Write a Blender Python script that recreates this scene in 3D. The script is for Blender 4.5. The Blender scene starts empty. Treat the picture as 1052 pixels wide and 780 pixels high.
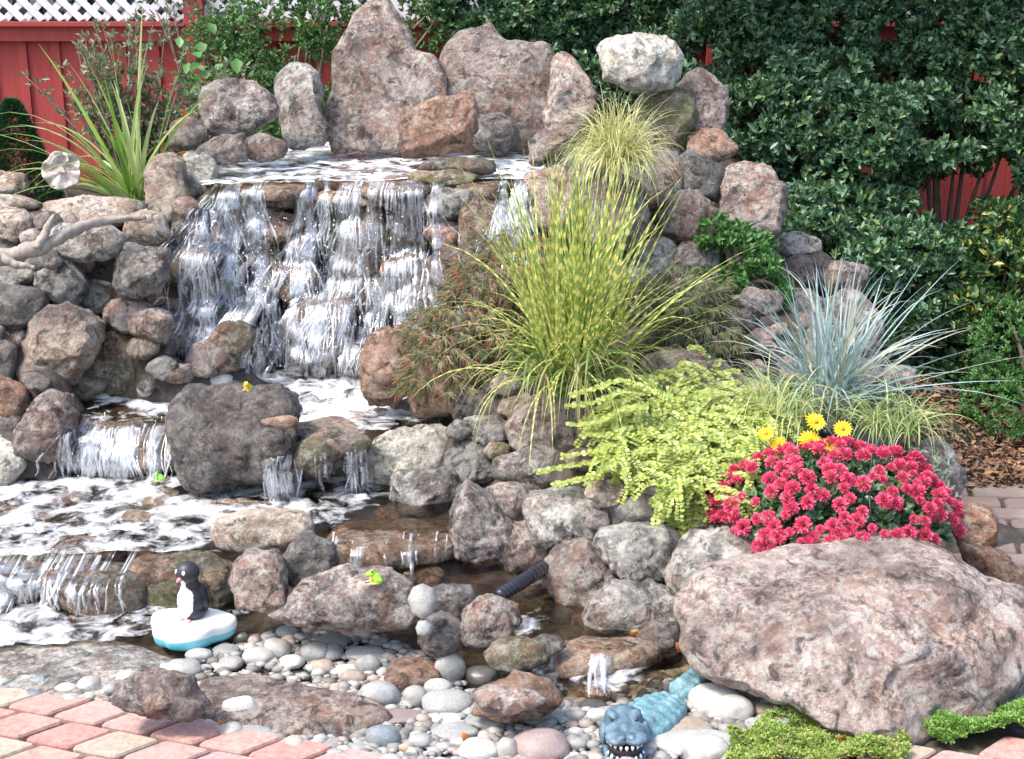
import bpy, bmesh, math, random
import numpy as np
from mathutils import Vector, noise
from mathutils.bvhtree import BVHTree
from math import radians, sin, cos, pi
random.seed(7); RNG = np.random.default_rng(7)
sc = bpy.context.scene; COL = sc.collection
# ------------------------------------------------------------------ camera, world, sun, exposure
F, H, PITCH, CX, CY = 1500.0, 1.8, radians(16), 526.0, 390.0
cam = bpy.data.objects.new('camera', bpy.data.cameras.new('camera')); COL.objects.link(cam)
cam.data.lens = F/1052*36; cam.data.sensor_width = 36; cam.data.clip_end = 500; cam.data.clip_start = .05
cam.location = (0, 0, H); cam.rotation_euler = (pi/2-PITCH, 0, 0); sc.camera = cam
SUN_AZ, SUN_EL = radians(-118), radians(58)      # direction the light comes from (azimuth from +Y, clockwise)
w = bpy.data.worlds.new('World'); sc.world = w; w.use_nodes = True
wn = w.node_tree; sky = wn.nodes.new('ShaderNodeTexSky'); sky.sky_type = 'NISHITA'; sky.sun_disc = False
sky.sun_elevation = SUN_EL; sky.sun_rotation = SUN_AZ; sky.dust_density = 3.0; sky.air_density = 1.0
bg = wn.nodes['Background']; bg.inputs[1].default_value = .15
wn.links.new(sky.outputs[0], bg.inputs[0])
sun = bpy.data.objects.new('sun', bpy.data.lights.new('sun', 'SUN')); COL.objects.link(sun)
sun.data.energy = 1.7; sun.data.angle = radians(12); sun.data.color = (1, .95, .88)
sd = Vector((sin(SUN_AZ)*cos(SUN_EL), cos(SUN_AZ)*cos(SUN_EL), sin(SUN_EL)))
sun.rotation_euler = (-sd).to_track_quat('-Z', 'Y').to_euler()
sc.view_settings.view_transform = 'Standard'; sc.view_settings.look = 'None'
sc.view_settings.exposure = 1.38; sc.view_settings.gamma = 1
# ------------------------------------------------------------------ helpers
RT = np.array((1., 0, 0)); UP = np.array((0, sin(PITCH), cos(PITCH))); FW = np.array((0, cos(PITCH), -sin(PITCH)))
O0 = np.array((0, 0, H))
def ray(px, py): return FW + RT*(px-CX)/F - UP*(py-CY)/F
def at(px, py, d): return O0 + ray(px, py)*d                       # point at axis depth d
def onz(px, py, z):
    r = ray(px, py); return O0 + r*((z-H)/r[2])
def depth(p): return float(np.dot(np.asarray(p)-O0, FW))
def tag(o, label=None, cat=None, group=None, kind=None):
    for k, v in (('label', label), ('category', cat), ('group', group), ('kind', kind)):
        if v: o[k] = v
    return o
def link(name, me, mat=None, parent=None, loc=None, smooth=True):
    o = bpy.data.objects.new(name, me); COL.objects.link(o)
    if mat is not None:
        for m in (mat if isinstance(mat, (list, tuple)) else [mat]): me.materials.append(m)
    if parent: o.parent = parent
    if loc is not None: o.location = tuple(loc)
    if smooth and len(me.polygons): me.polygons.foreach_set('use_smooth', [True]*len(me.polygons))
    return o
def empty(name, loc, *a, **k):
    o = bpy.data.objects.new(name, None); o.empty_display_size = .05; COL.objects.link(o); o.location = tuple(loc)
    return tag(o, *a, **k)
def mesh_np(V, Fc, uv=None):
    V = np.ascontiguousarray(V, dtype=np.float32); Fc = np.ascontiguousarray(Fc, dtype=np.int32)
    me = bpy.data.meshes.new('m'); k = Fc.shape[1]
    me.vertices.add(len(V)); me.vertices.foreach_set('co', V.ravel())
    me.loops.add(Fc.size); me.loops.foreach_set('vertex_index', Fc.ravel())
    me.polygons.add(len(Fc)); me.polygons.foreach_set('loop_start', np.arange(0, Fc.size, k, dtype=np.int32))
    if uv is not None:
        l = me.uv_layers.new(name='UVMap'); l.data.foreach_set('uv', np.ascontiguousarray(uv[Fc.ravel()], dtype=np.float32).ravel())
    me.update(calc_edges=True); return me
def frombm(bm):
    me = bpy.data.meshes.new('m'); bm.to_mesh(me); bm.free(); return me
_sph = {}
def sphere(sub):
    if sub not in _sph:
        bm = bmesh.new(); bmesh.ops.create_icosphere(bm, subdivisions=sub, radius=1)
        _sph[sub] = (np.array([v.co[:] for v in bm.verts]), np.array([[v.index for v in f.verts] for f in bm.faces])); bm.free()
    return _sph[sub]
def norm(a): return a/np.maximum(np.linalg.norm(a, axis=-1, keepdims=True), 1e-9)
def box_bm(bm, c, s, rot=0, bev=0):
    r = bmesh.ops.create_cube(bm, size=1); vs = r['verts']
    for v in vs: v.co = Vector((v.co.x*s[0], v.co.y*s[1], v.co.z*s[2]))
    if rot: bmesh.ops.rotate(bm, verts=vs, cent=(0, 0, 0), matrix=__import__('mathutils').Matrix.Rotation(rot, 3, 'Y'))
    bmesh.ops.translate(bm, verts=vs, vec=c)
def tube_np(pts, rad, n=8, wob=0.0):
    pts = np.array(pts, float); rad = np.broadcast_to(rad, (len(pts),)); V = []; Fc = []
    for i, p in enumerate(pts):
        t = pts[min(i+1, len(pts)-1)]-pts[max(i-1, 0)]; t = t/np.linalg.norm(t)
        a = np.cross(t, (0.13, .21, 1)); a /= np.linalg.norm(a); b = np.cross(t, a)
        for j in range(n):
            r = rad[i]*(1+wob*noise.noise(Vector(p*18)+Vector((cos(j/n*6.28)*1.3, sin(j/n*6.28)*1.3, 0))))
            V.append(p+(a*cos(j/n*2*pi)+b*sin(j/n*2*pi))*r)
    for i in range(len(pts)-1):
        for j in range(n): Fc.append((i*n+j, i*n+(j+1) % n, (i+1)*n+(j+1) % n, (i+1)*n+j))
    V += [pts[0], pts[-1]]; e = len(pts)*n
    for j in range(n): Fc.append((e, (j+1) % n, j, e)); Fc.append((e+1, (len(pts)-1)*n+j, (len(pts)-1)*n+(j+1) % n, e+1))
    bm = bmesh.new(); vs = [bm.verts.new(v) for v in V]
    for f in Fc:
        u = []
        for q in f:
            if q not in u: u.append(q)
        try: bm.faces.new([vs[q] for q in u])
        except ValueError: pass
    return bm
def blob(parts, voxel, smooth=4):
    """parts: list of (centre, radii[, rotz]); fused into one continuous skin."""
    bm = bmesh.new()
    for p in parts:
        c, r = p[0], p[1]
        q = bmesh.ops.create_icosphere(bm, subdivisions=3, radius=1)['verts']
        for v in q: v.co = Vector((v.co.x*r[0], v.co.y*r[1], v.co.z*r[2]))
        if len(p) > 2: bmesh.ops.rotate(bm, verts=q, cent=(0, 0, 0), matrix=__import__('mathutils').Euler(p[2]).to_matrix())
        bmesh.ops.translate(bm, verts=q, vec=c)
    me = frombm(bm); o = bpy.data.objects.new('tmp', me); COL.objects.link(o)
    m = o.modifiers.new('r', 'REMESH'); m.mode = 'VOXEL'; m.voxel_size = voxel
    s = o.modifiers.new('s', 'SMOOTH'); s.iterations = smooth; s.factor = .5
    dg = bpy.context.evaluated_depsgraph_get(); out = bpy.data.meshes.new_from_object(o.evaluated_get(dg))
    bpy.data.objects.remove(o); return out
# ------------------------------------------------------------------ materials
class NT:
    def __init__(s, name):
        s.m = bpy.data.materials.new(name); s.m.use_nodes = True; s.t = s.m.node_tree
        s.b = s.t.nodes['Principled BSDF']; s.out = s.t.nodes['Material Output']
    def n(s, typ, **k):
        nd = s.t.nodes.new('ShaderNode'+typ)
        for a, v in k.items():
            if a.startswith('i_'):
                key = a[2:]; nd.inputs[int(key) if key.isdigit() else key.replace('_', ' ')].default_value = v
            else: setattr(nd, a, v)
        return nd
    def l(s, a, b): s.t.links.new(a, b)
    def ramp(s, src, stops, interp='LINEAR'):
        r = s.n('ValToRGB'); r.color_ramp.interpolation = interp; e = r.color_ramp.elements
        while len(e) < len(stops): e.new(.5)
        for q, (p, c) in zip(e, stops): q.position = p; q.color = (c[0], c[1], c[2], 1) if isinstance(c, tuple) else (c, c, c, 1)
        s.l(src, r.inputs[0]); return r.outputs[0]
    def mix(s, f, a, b, mode='MIX'):
        m = s.n('Mix', data_type='RGBA', blend_type=mode)
        for sock, v in ((m.inputs[0], f), (m.inputs[6], a), (m.inputs[7], b)):
            if isinstance(v, bpy.types.NodeSocket): s.l(v, sock)
            else: sock.default_value = (v[0], v[1], v[2], 1) if isinstance(v, tuple) else v
        return m.outputs[2]
    def coord(s, rnd=True, kind='Object'):
        c = s.n('TexCoord').outputs[kind]
        if not rnd: return c
        oi = s.n('ObjectInfo'); mp = s.n('VectorMath', operation='ADD'); ml = s.n('VectorMath', operation='SCALE')
        cb = s.n('CombineXYZ'); [s.l(oi.outputs['Random'], cb.inputs[i]) for i in range(3)]
        s.l(cb.outputs[0], ml.inputs[0]); ml.inputs['Scale'].default_value = 37.3
        s.l(c, mp.inputs[0]); s.l(ml.outputs[0], mp.inputs[1]); s.oi = oi
        return mp.outputs[0]
    def noise(s, co, scale, detail=6, rough=.6, dist=0):
        n = s.n('TexNoise'); n.inputs['Scale'].default_value = scale; n.inputs['Detail'].default_value = detail
        n.inputs['Roughness'].default_value = rough; n.inputs['Distortion'].default_value = dist; s.l(co, n.inputs['Vector']); return n.outputs['Fac']
    def bump(s, h, strength=.5, dist=.01):
        b = s.n('Bump'); b.inputs['Strength'].default_value = strength; b.inputs['Distance'].default_value = dist
        s.l(h, b.inputs['Height']); s.l(b.outputs[0], s.b.inputs['Normal'])
def rock_mat(name, c1, c2, c3, lichen=(.62, .6, .52), lich=.35, speck=.75, rough=.85, moss=0, scale=1.0, rust=.3):
    t = NT(name); co = t.coord()
    base = t.ramp(t.noise(co, 11*scale, 9, .68, .6), [(.33, c1), (.47, c2), (.60, c3)])
    base = t.mix(t.ramp(t.noise(co, 5.5*scale, 6, .65, .8), [(.48, 0.), (.62, rust*1.3)]), base, (.36, .17, .10))
    sp = t.ramp(t.noise(co, 55*scale, 6, .78), [(.36, .22), (.50, 1.), (.64, 1.9)])
    sk = t.ramp(t.noise(co, 7*scale, 3, .6), [(.38, speck*.25), (.62, min(1., speck*1.25))]); base = t.mix(sk, base, sp, 'MULTIPLY')
    lm = t.ramp(t.noise(co, 30*scale, 9, .74, .3), [(.51, 0.), (.57, lich*1.5), (.70, lich*2.2)])
    base = t.mix(lm, base, lichen)
    dk = t.ramp(t.noise(co, 17*scale, 8, .7, .8), [(.37, .85), (.46, 0.)])
    base = t.mix(dk, base, tuple(q*.35 for q in c1))
    lo = t.ramp(t.noise(co, 3.2*scale, 3, .55, .8), [(.30, .50), (.48, .88), (.66, 1.12)]); base = t.mix(1., base, lo, 'MULTIPLY')
    if moss: base = t.mix(t.ramp(t.noise(co, 9*scale, 6, .65), [(.46, 0.), (.58, moss)]), base, (.10, .115, .03))
    hv = t.n('HueSaturation'); mr = t.n('MapRange'); mr.inputs[3].default_value = .66; mr.inputs[4].default_value = 1.22
    t.l(t.oi.outputs['Random'], mr.inputs[0]); t.l(mr.outputs[0], hv.inputs['Value']); t.l(base, hv.inputs['Color'])
    t.l(hv.outputs[0], t.b.inputs['Base Color']); t.b.inputs['Roughness'].default_value = rough
    t.bump(t.mix(.4, t.noise(co, 20*scale, 10, .76, .5), t.noise(co, 80*scale, 6, .7)), 1., .034/scale); return t.m
M = {}
M['pink'] = rock_mat('rock_pink', (.12, .09, .08), (.32, .24, .205), (.52, .425, .365), lich=.42, rust=.45)
M['big'] = rock_mat('rock_granite_pink', (.17, .125, .115), (.39, .29, .25), (.56, .465, .41), lichen=(.58, .56, .50), lich=.42, speck=.8, rust=.3, scale=1.1)
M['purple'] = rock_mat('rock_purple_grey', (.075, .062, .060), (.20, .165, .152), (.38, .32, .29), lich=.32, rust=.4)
M['grey'] = rock_mat('rock_grey', (.075, .07, .065), (.235, .22, .20), (.46, .435, .39), lich=.42, rust=.22)
M['tan'] = rock_mat('rock_tan', (.20, .15, .11), (.40, .31, .235), (.56, .47, .38), lich=.35)
M['rust'] = rock_mat('rock_rust', (.10, .06, .045), (.28, .16, .105), (.42, .27, .19), lich=.22, rust=.45)
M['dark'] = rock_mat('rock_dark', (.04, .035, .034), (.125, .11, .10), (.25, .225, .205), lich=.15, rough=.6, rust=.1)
M['wet'] = rock_mat('rock_wet', (.035, .03, .026), (.12, .092, .07), (.25, .20, .16), lich=.22, rough=.22, moss=.35)
M['wetbrown'] = rock_mat('rock_wet_brown', (.09, .05, .03), (.26, .16, .10), (.42, .31, .22), lich=.25, rough=.2)
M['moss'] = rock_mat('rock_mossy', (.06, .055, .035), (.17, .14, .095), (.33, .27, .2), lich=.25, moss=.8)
M['pale'] = rock_mat('rock_pale', (.22, .20, .16), (.44, .40, .33), (.62, .58, .50), lichen=(.7, .7, .62), lich=.5, rust=.15, moss=.12)
def peb_mat(name, c, c2, rough=.6):
    t = NT(name); co = t.coord()
    b = t.ramp(t.noise(co, 14, 5, .6), [(.35, c), (.65, c2)])
    b = t.mix(.25, b, t.ramp(t.noise(co, 160, 3, .6), [(.35, .4), (.6, 1.4)]), 'MULTIPLY')
    b = t.mix(t.ramp(t.noise(co, 7, 2, .5, 1.5), [(.60, 0.), (.66, .35)]), b, (.36, .30, .25))
    hv = t.n('HueSaturation'); mr = t.n('MapRange'); mr.inputs[3].default_value = .52; mr.inputs[4].default_value = .90
    t.l(t.oi.outputs['Random'], mr.inputs[0]); t.l(mr.outputs[0], hv.inputs['Value']); t.l(b, hv.inputs['Color'])
    t.l(hv.outputs[0], t.b.inputs['Base Color']); t.b.inputs['Roughness'].default_value = rough
    t.bump(t.noise(co, 120, 4, .6), .25, .003); return t.m
M['p_grey'] = peb_mat('pebble_grey', (.35, .35, .335), (.47, .47, .445))
M['p_pale'] = peb_mat('pebble_pale', (.48, .47, .43), (.62, .60, .555))
M['p_blue'] = peb_mat('pebble_blue_grey', (.23, .27, .30), (.34, .37, .39))
M['p_pink'] = peb_mat('pebble_pink', (.42, .31, .29), (.52, .41, .385))
M['p_tan'] = peb_mat('pebble_tan', (.42, .33, .25), (.55, .46, .37))
M['p_dark'] = peb_mat('pebble_dark', (.10, .10, .09), (.17, .165, .15), .35)
def plain(name, c, rough=.6, c2=None, scale=60, spec=.5, bump=0):
    t = NT(name)
    if c2:
        co = t.coord(False); t.l(t.ramp(t.noise(co, scale, 4, .6), [(.35, c), (.65, c2)]), t.b.inputs['Base Color'])
        if bump: t.bump(t.noise(co, scale*2, 5, .6), bump, .004)
    else: t.b.inputs['Base Color'].default_value = (*c, 1)
    t.b.inputs['Roughness'].default_value = rough; t.b.inputs['Specular IOR Level'].default_value = spec; return t.m
def leaf_mat(name, cols, rough=.5, trans=.25, uvtip=None):
    t = NT(name); g = t.n('NewGeometry')
    n = len(cols); c = t.ramp(g.outputs['Random Per Island'], [((i+.5)/n, q) for i, q in enumerate(cols)])
    if uvtip:
        uv = t.n('UVMap'); sx = t.n('SeparateXYZ'); t.l(uv.outputs[0], sx.inputs[0])
        c = t.mix(t.ramp(sx.outputs[1], [(uvtip[1], 0.), (1., 1.)]), c, uvtip[0])
    t.l(c, t.b.inputs['Base Color']); t.b.inputs['Roughness'].default_value = rough
    tr = t.n('BsdfTranslucent'); t.l(c, tr.inputs[0]); mx = t.n('MixShader'); mx.inputs[0].default_value = trans
    t.l(t.b.outputs[0], mx.inputs[1]); t.l(tr.outputs[0], mx.inputs[2]); t.l(mx.outputs[0], t.out.inputs[0]); return t.m
def zebra_mat():
    t = NT('zebra_blade'); uv = t.n('UVMap'); sx = t.n('SeparateXYZ'); t.l(uv.outputs[0], sx.inputs[0])
    g = t.n('NewGeometry'); a = t.n('Math', operation='MULTIPLY'); t.l(sx.outputs[1], a.inputs[0]); a.inputs[1].default_value = 17
    r = t.n('Math', operation='MULTIPLY'); t.l(g.outputs['Random Per Island'], r.inputs[0]); r.inputs[1].default_value = 9
    s_ = t.n('Math', operation='ADD'); t.l(a.outputs[0], s_.inputs[0]); t.l(r.outputs[0], s_.inputs[1])
    fr = t.n('Math', operation='FRACT'); t.l(s_.outputs[0], fr.inputs[0])
    band = t.ramp(fr.outputs[0], [(.45, 0.), (.58, 1.), (.86, 1.), (.97, 0.)])
    green = t.ramp(g.outputs['Random Per Island'], [(0, (.18, .30, .06)), (.6, (.30, .42, .09)), (.9, (.42, .46, .14)), (1, (.50, .38, .20))])
    c = t.mix(band, green, (.74, .70, .20))
    t.l(c, t.b.inputs['Base Color']); t.b.inputs['Roughness'].default_value = .5
    tr = t.n('BsdfTranslucent'); t.l(c, tr.inputs[0]); mx = t.n('MixShader'); mx.inputs[0].default_value = .3
    t.l(t.b.outputs[0], mx.inputs[1]); t.l(tr.outputs[0], mx.inputs[2]); t.l(mx.outputs[0], t.out.inputs[0]); return t.m
def water_mat(name, flow=(1, 1, 1), tint=(.82, .74, .62)):
    t = NT(name); gp = t.n('NewGeometry').outputs['Position']
    mp = t.n('Mapping'); mp.inputs['Scale'].default_value = flow; t.l(gp, mp.inputs[0]); co = mp.outputs[0]
    at_ = t.n('Attribute'); at_.attribute_name = 'foam'; at_.attribute_type = 'GEOMETRY'
    n1 = t.noise(co, 12, 6, .62, .5); ad = t.n('Math', operation='ADD'); t.l(n1, ad.inputs[0]); t.l(at_.outputs['Fac'], ad.inputs[1])
    fm = t.ramp(ad.outputs[0], [(.72, 0.), (.82, .35), (.97, .95)])
    t.b.inputs['Base Color'].default_value = (.93, .95, .97, 1); t.b.inputs['Roughness'].default_value = .35
    gl = t.n('BsdfGlossy'); gl.inputs['Roughness'].default_value = .06; tp = t.n('BsdfTransparent'); tp.inputs[0].default_value = (*tint, 1)
    bp = t.n('Bump'); bp.inputs['Strength'].default_value = .5; bp.inputs['Distance'].default_value = .012
    t.l(t.noise(co, 26, 4, .6, .8), bp.inputs['Height'])
    for q in (gl.inputs['Normal'], t.b.inputs['Normal']): t.l(bp.outputs[0], q)
    fr = t.n('Fresnel'); fr.inputs[0].default_value = 1.6; t.l(bp.outputs[0], fr.inputs['Normal'])
    m1 = t.n('MixShader'); t.l(fr.outputs[0], m1.inputs[0]); t.l(tp.outputs[0], m1.inputs[1]); t.l(gl.outputs[0], m1.inputs[2])
    m2 = t.n('MixShader'); t.l(fm, m2.inputs[0]); t.l(m1.outputs[0], m2.inputs[1]); t.l(t.b.outputs[0], m2.inputs[2])
    t.l(m2.outputs[0], t.out.inputs[0]); return t.m
def fall_mat():
    t = NT('falling_water'); uv = t.n('UVMap'); mp = t.n('Mapping'); mp.inputs['Scale'].default_value = (1, .16, 1); t.l(uv.outputs[0], mp.inputs[0])
    n1 = t.noise(mp.outputs[0], 95, 5, .7, .5); n2 = t.noise(uv.outputs[0], 22, 4, .65)
    ad = t.n('Math', operation='ADD'); t.l(n1, ad.inputs[0]); t.l(n2, ad.inputs[1])
    fm = t.ramp(ad.outputs[0], [(.88, .0), (.98, .4), (1.10, .95)])
    ia = t.n('Attribute'); ia.attribute_name = 'thick'; ia.attribute_type = 'GEOMETRY'; mm = t.n('Math', operation='MULTIPLY'); t.l(fm, mm.inputs[0]); t.l(ia.outputs['Fac'], mm.inputs[1]); gp = t.n('NewGeometry').outputs['Position']; m3 = t.n('Math', operation='MULTIPLY'); t.l(mm.outputs[0], m3.inputs[0]); t.l(t.ramp(t.noise(gp, 9, 4, .65, .6), [(.41, .04), (.50, 1.)]), m3.inputs[1]); fm = m3.outputs[0]
    t.b.inputs['Base Color'].default_value = (.92, .95, .98, 1); t.b.inputs['Roughness'].default_value = .25
    tr = t.n('BsdfTranslucent'); tr.inputs[0].default_value = (.92, .95, .98, 1)
    m0 = t.n('MixShader'); m0.inputs[0].default_value = .35; t.l(t.b.outputs[0], m0.inputs[1]); t.l(tr.outputs[0], m0.inputs[2])
    tp = t.n('BsdfTransparent'); gl = t.n('BsdfGlossy'); gl.inputs['Roughness'].default_value = .1
    m1 = t.n('MixShader'); m1.inputs[0].default_value = .14; t.l(tp.outputs[0], m1.inputs[1]); t.l(gl.outputs[0], m1.inputs[2])
    m2 = t.n('MixShader'); t.l(fm, m2.inputs[0]); t.l(m1.outputs[0], m2.inputs[1]); t.l(m0.outputs[0], m2.inputs[2])
    t.l(m2.outputs[0], t.out.inputs[0]); return t.m
M['water'] = water_mat('pool_water'); M['fall'] = fall_mat()
M['drop'] = plain('splash', (.93, .95, .97), .2)
# ------------------------------------------------------------------ terrain: heights at points read off the photograph
CP = [(-60, 790, 0), (50, 720, 0), (250, 790, 0), (120, 690, .0), (50, 650, .0), (20, 610, .0), (150, 600, .01), (230, 640, -.01), (-60, 650, 0), (-60, 600, 0.02),
      (40, 570, .10), (150, 560, .10), (-60, 560, .10), (20, 510, .11), (100, 500, .11), (180, 520, .11), (60, 480, .115), (150, 482, .115), (-60, 500, .12),
      (110, 420, .27), (170, 400, .27), (220, 380, .27), (300, 390, .27), (350, 410, .27), (300, 430, .27), (400, 385, .27), (370, 435, .27),
      (20, 440, .30), (-60, 430, .32), (50, 380, .45), (120, 390, .35), (50, 320, .60), (130, 330, .50), (-60, 330, .6), (185, 340, .42), (50, 260, .80), (130, 265, .78), (180, 270, .72), (-60, 260, .8),
      (50, 212, .93), (130, 205, .95), (190, 190, 1.0), (-60, 210, .93),
      (230, 370, .31), (300, 368, .31), (370, 368, .31), (430, 368, .31), (230, 275, .655), (320, 275, .655), (400, 275, .655), (470, 275, .67), (530, 280, .69),
      (215, 192, .95), (300, 188, .95), (400, 188, .95), (480, 188, .95), (545, 186, .95), (230, 172, .95), (350, 165, .95), (450, 165, .95), (540, 165, .95), (300, 153, .95), (400, 150, .95), (500, 150, .95),
      (200, 165, 1.0), (580, 170, 1.0), (600, 150, 1.08),
      (240, 490, .11), (320, 500, .11), (400, 510, .11), (350, 485, .11), (440, 530, .11), (300, 525, .11), (250, 550, .08),
      (350, 575, .04), (430, 580, .04), (500, 590, .04), (340, 610, .03), (450, 620, .02), (300, 640, 0), (400, 660, 0),
      (530, 610, .0), (600, 640, .0), (650, 660, 0), (560, 600, .01), (520, 660, -.02), (600, 695, -.04), (660, 695, -.03), (540, 700, -.02),
      (450, 700, .0), (350, 720, .0), (300, 700, .0), (450, 770, .0), (600, 770, .0), (700, 770, .0), (800, 770, 0), (740, 720, .0), (950, 770, 0), (1100, 770, 0),
      (440, 470, .2), (420, 430, .27), (480, 440, .32), (530, 440, .32), (480, 500, .17), (520, 520, .16), (560, 540, .13), (600, 590, .06), (600, 540, .16),
      (660, 560, .16), (700, 600, .12), (640, 500, .30), (570, 460, .32), (600, 395, .42), (540, 370, .5), (500, 330, .58), (560, 300, .66), (700, 450, .40), (660, 410, .43), (740, 560, .22), (780, 590, .12),
      (740, 380, .48), (850, 430, .36), (800, 400, .44), (850, 530, .22), (780, 520, .27), (930, 500, .2), (960, 540, .08), (700, 300, .60), (650, 260, .72), (700, 225, .80), (640, 175, .94), (720, 155, .92), (600, 200, .88),
      (780, 250, .64), (850, 325, .5), (800, 320, .58), (890, 380, .33), (940, 440, .05), (1000, 470, 0), (1100, 470, 0), (960, 390, 0), (1050, 390, 0), (1000, 520, 0), (1040, 590, 0), (1100, 600, 0), (980, 580, 0), (1000, 640, 0)]
cw = np.array([onz(*c) for c in CP])
EX = [(-1.75, 6.3, .68), (-2.4, 6.3, .7), (-1.35, 6.9, .68), (-3, 6.2, .7)]+[(x, 7.1, .72) for x in (-4, -3.2, -2.4, -1.6, -.8, 0, .7)]+[(x, 8.2, .6) for x in (-4, -3, -2, -1, 0, .8)]+[(x, 8.6, 0) for x in (1.6, 2.4, 3.2, 4)]+[(x, 7.2, .0) for x in (2.2, 3, 4)]+[(x, 7.8, .5) for x in (1.0,)]+[(x, 2, 0) for x in (-4, -2, 0, 2, 4)]
cw = np.vstack([cw, np.array(EX)])
def height(x, y):
    x = np.atleast_1d(x); y = np.atleast_1d(y)
    d2 = (x[:, None]-cw[None, :, 0])**2+(y[:, None]-cw[None, :, 1])**2+2e-4
    wt = d2**-2.4; return (wt*cw[None, :, 2]).sum(1)/wt.sum(1)
def hit(px, py):
    r = ray(px, py); t = np.linspace(2.2, 9.5, 420); P = O0+r[None]*t[:, None]
    h = height(P[:, 0], P[:, 1]); k = np.nonzero(P[:, 2] <= h)[0]
    if len(k) == 0: return at(px, py, 8.3)
    k = k[0]; 
    if k == 0: return P[0]
    a = P[k-1, 2]-h[k-1]; b = h[k]-P[k, 2]; q = a/max(a+b, 1e-6)
    return P[k-1]*(1-q)+P[k]*q
gx = np.arange(-4.2, 4.4, .03); gy = np.arange(2.2, 9.3, .03); X, Y = np.meshgrid(gx, gy)
Z = np.concatenate([height(X[i], Y[i]) for i in range(len(gy))]).reshape(X.shape)
for i in range(X.shape[0]):
    for j in range(X.shape[1]):
        Z[i, j] += .012*noise.noise(Vector((X[i, j]*9, Y[i, j]*9, 0)))+(.010*noise.noise(Vector((X[i, j]*30, Y[i, j]*30, 3))))-.012
Z[0, :] = Z[-1, :] = -.02; Z[:, 0] = -.02; Z[:, -1] = -.02
nx, ny = len(gx), len(gy); idx = np.arange(nx*ny).reshape(ny, nx)
TV = np.stack([X.ravel(), Y.ravel(), Z.ravel()], 1); TF = np.stack([idx[:-1, :-1], idx[:-1, 1:], idx[1:, 1:], idx[1:, :-1]], -1).reshape(-1, 4)
# far sheet joined to the patch
B = 60.0; ov = [(-B, -B), (B, -B), (B, B), (-B, B)]; n0 = len(TV)
TVa = np.vstack([TV, [(x, y, -.02) for x, y in ov]]); c4 = [idx[0, 0], idx[0, -1], idx[-1, -1], idx[-1, 0]]
TFa = np.vstack([TF, [(n0+i, n0+(i+1) % 4, c4[(i+1) % 4], c4[i]) for i in range(4)]])
def ground_mat():
    t = NT('bed_soil'); co = t.coord(False)
    v = t.n('TexVoronoi'); v.inputs['Scale'].default_value = 26; t.l(co, v.inputs['Vector'])
    hs = t.ramp(t.noise(co, 14, 7, .7, .8), [(.3, (.025, .02, .016)), (.5, (.075, .055, .04)), (.7, (.15, .12, .085))])
    c = t.mix(t.ramp(v.outputs['Distance'], [(.2, 0.), (.7, .5)]), hs, (.03, .025, .02))
    c = t.mix(.6, c, t.ramp(t.noise(co, 40, 6, .7), [(.3, .4), (.7, 1.5)]), 'MULTIPLY')
    t.l(c, t.b.inputs['Base Color']); t.b.inputs['Roughness'].default_value = .6
    t.bump(t.mix(.5, v.outputs['Distance'], t.noise(co, 50, 6, .7)), .6, .02); return t.m
g = link('ground', mesh_np(TVa, TFa), ground_mat()); tag(g, kind='structure')
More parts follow.
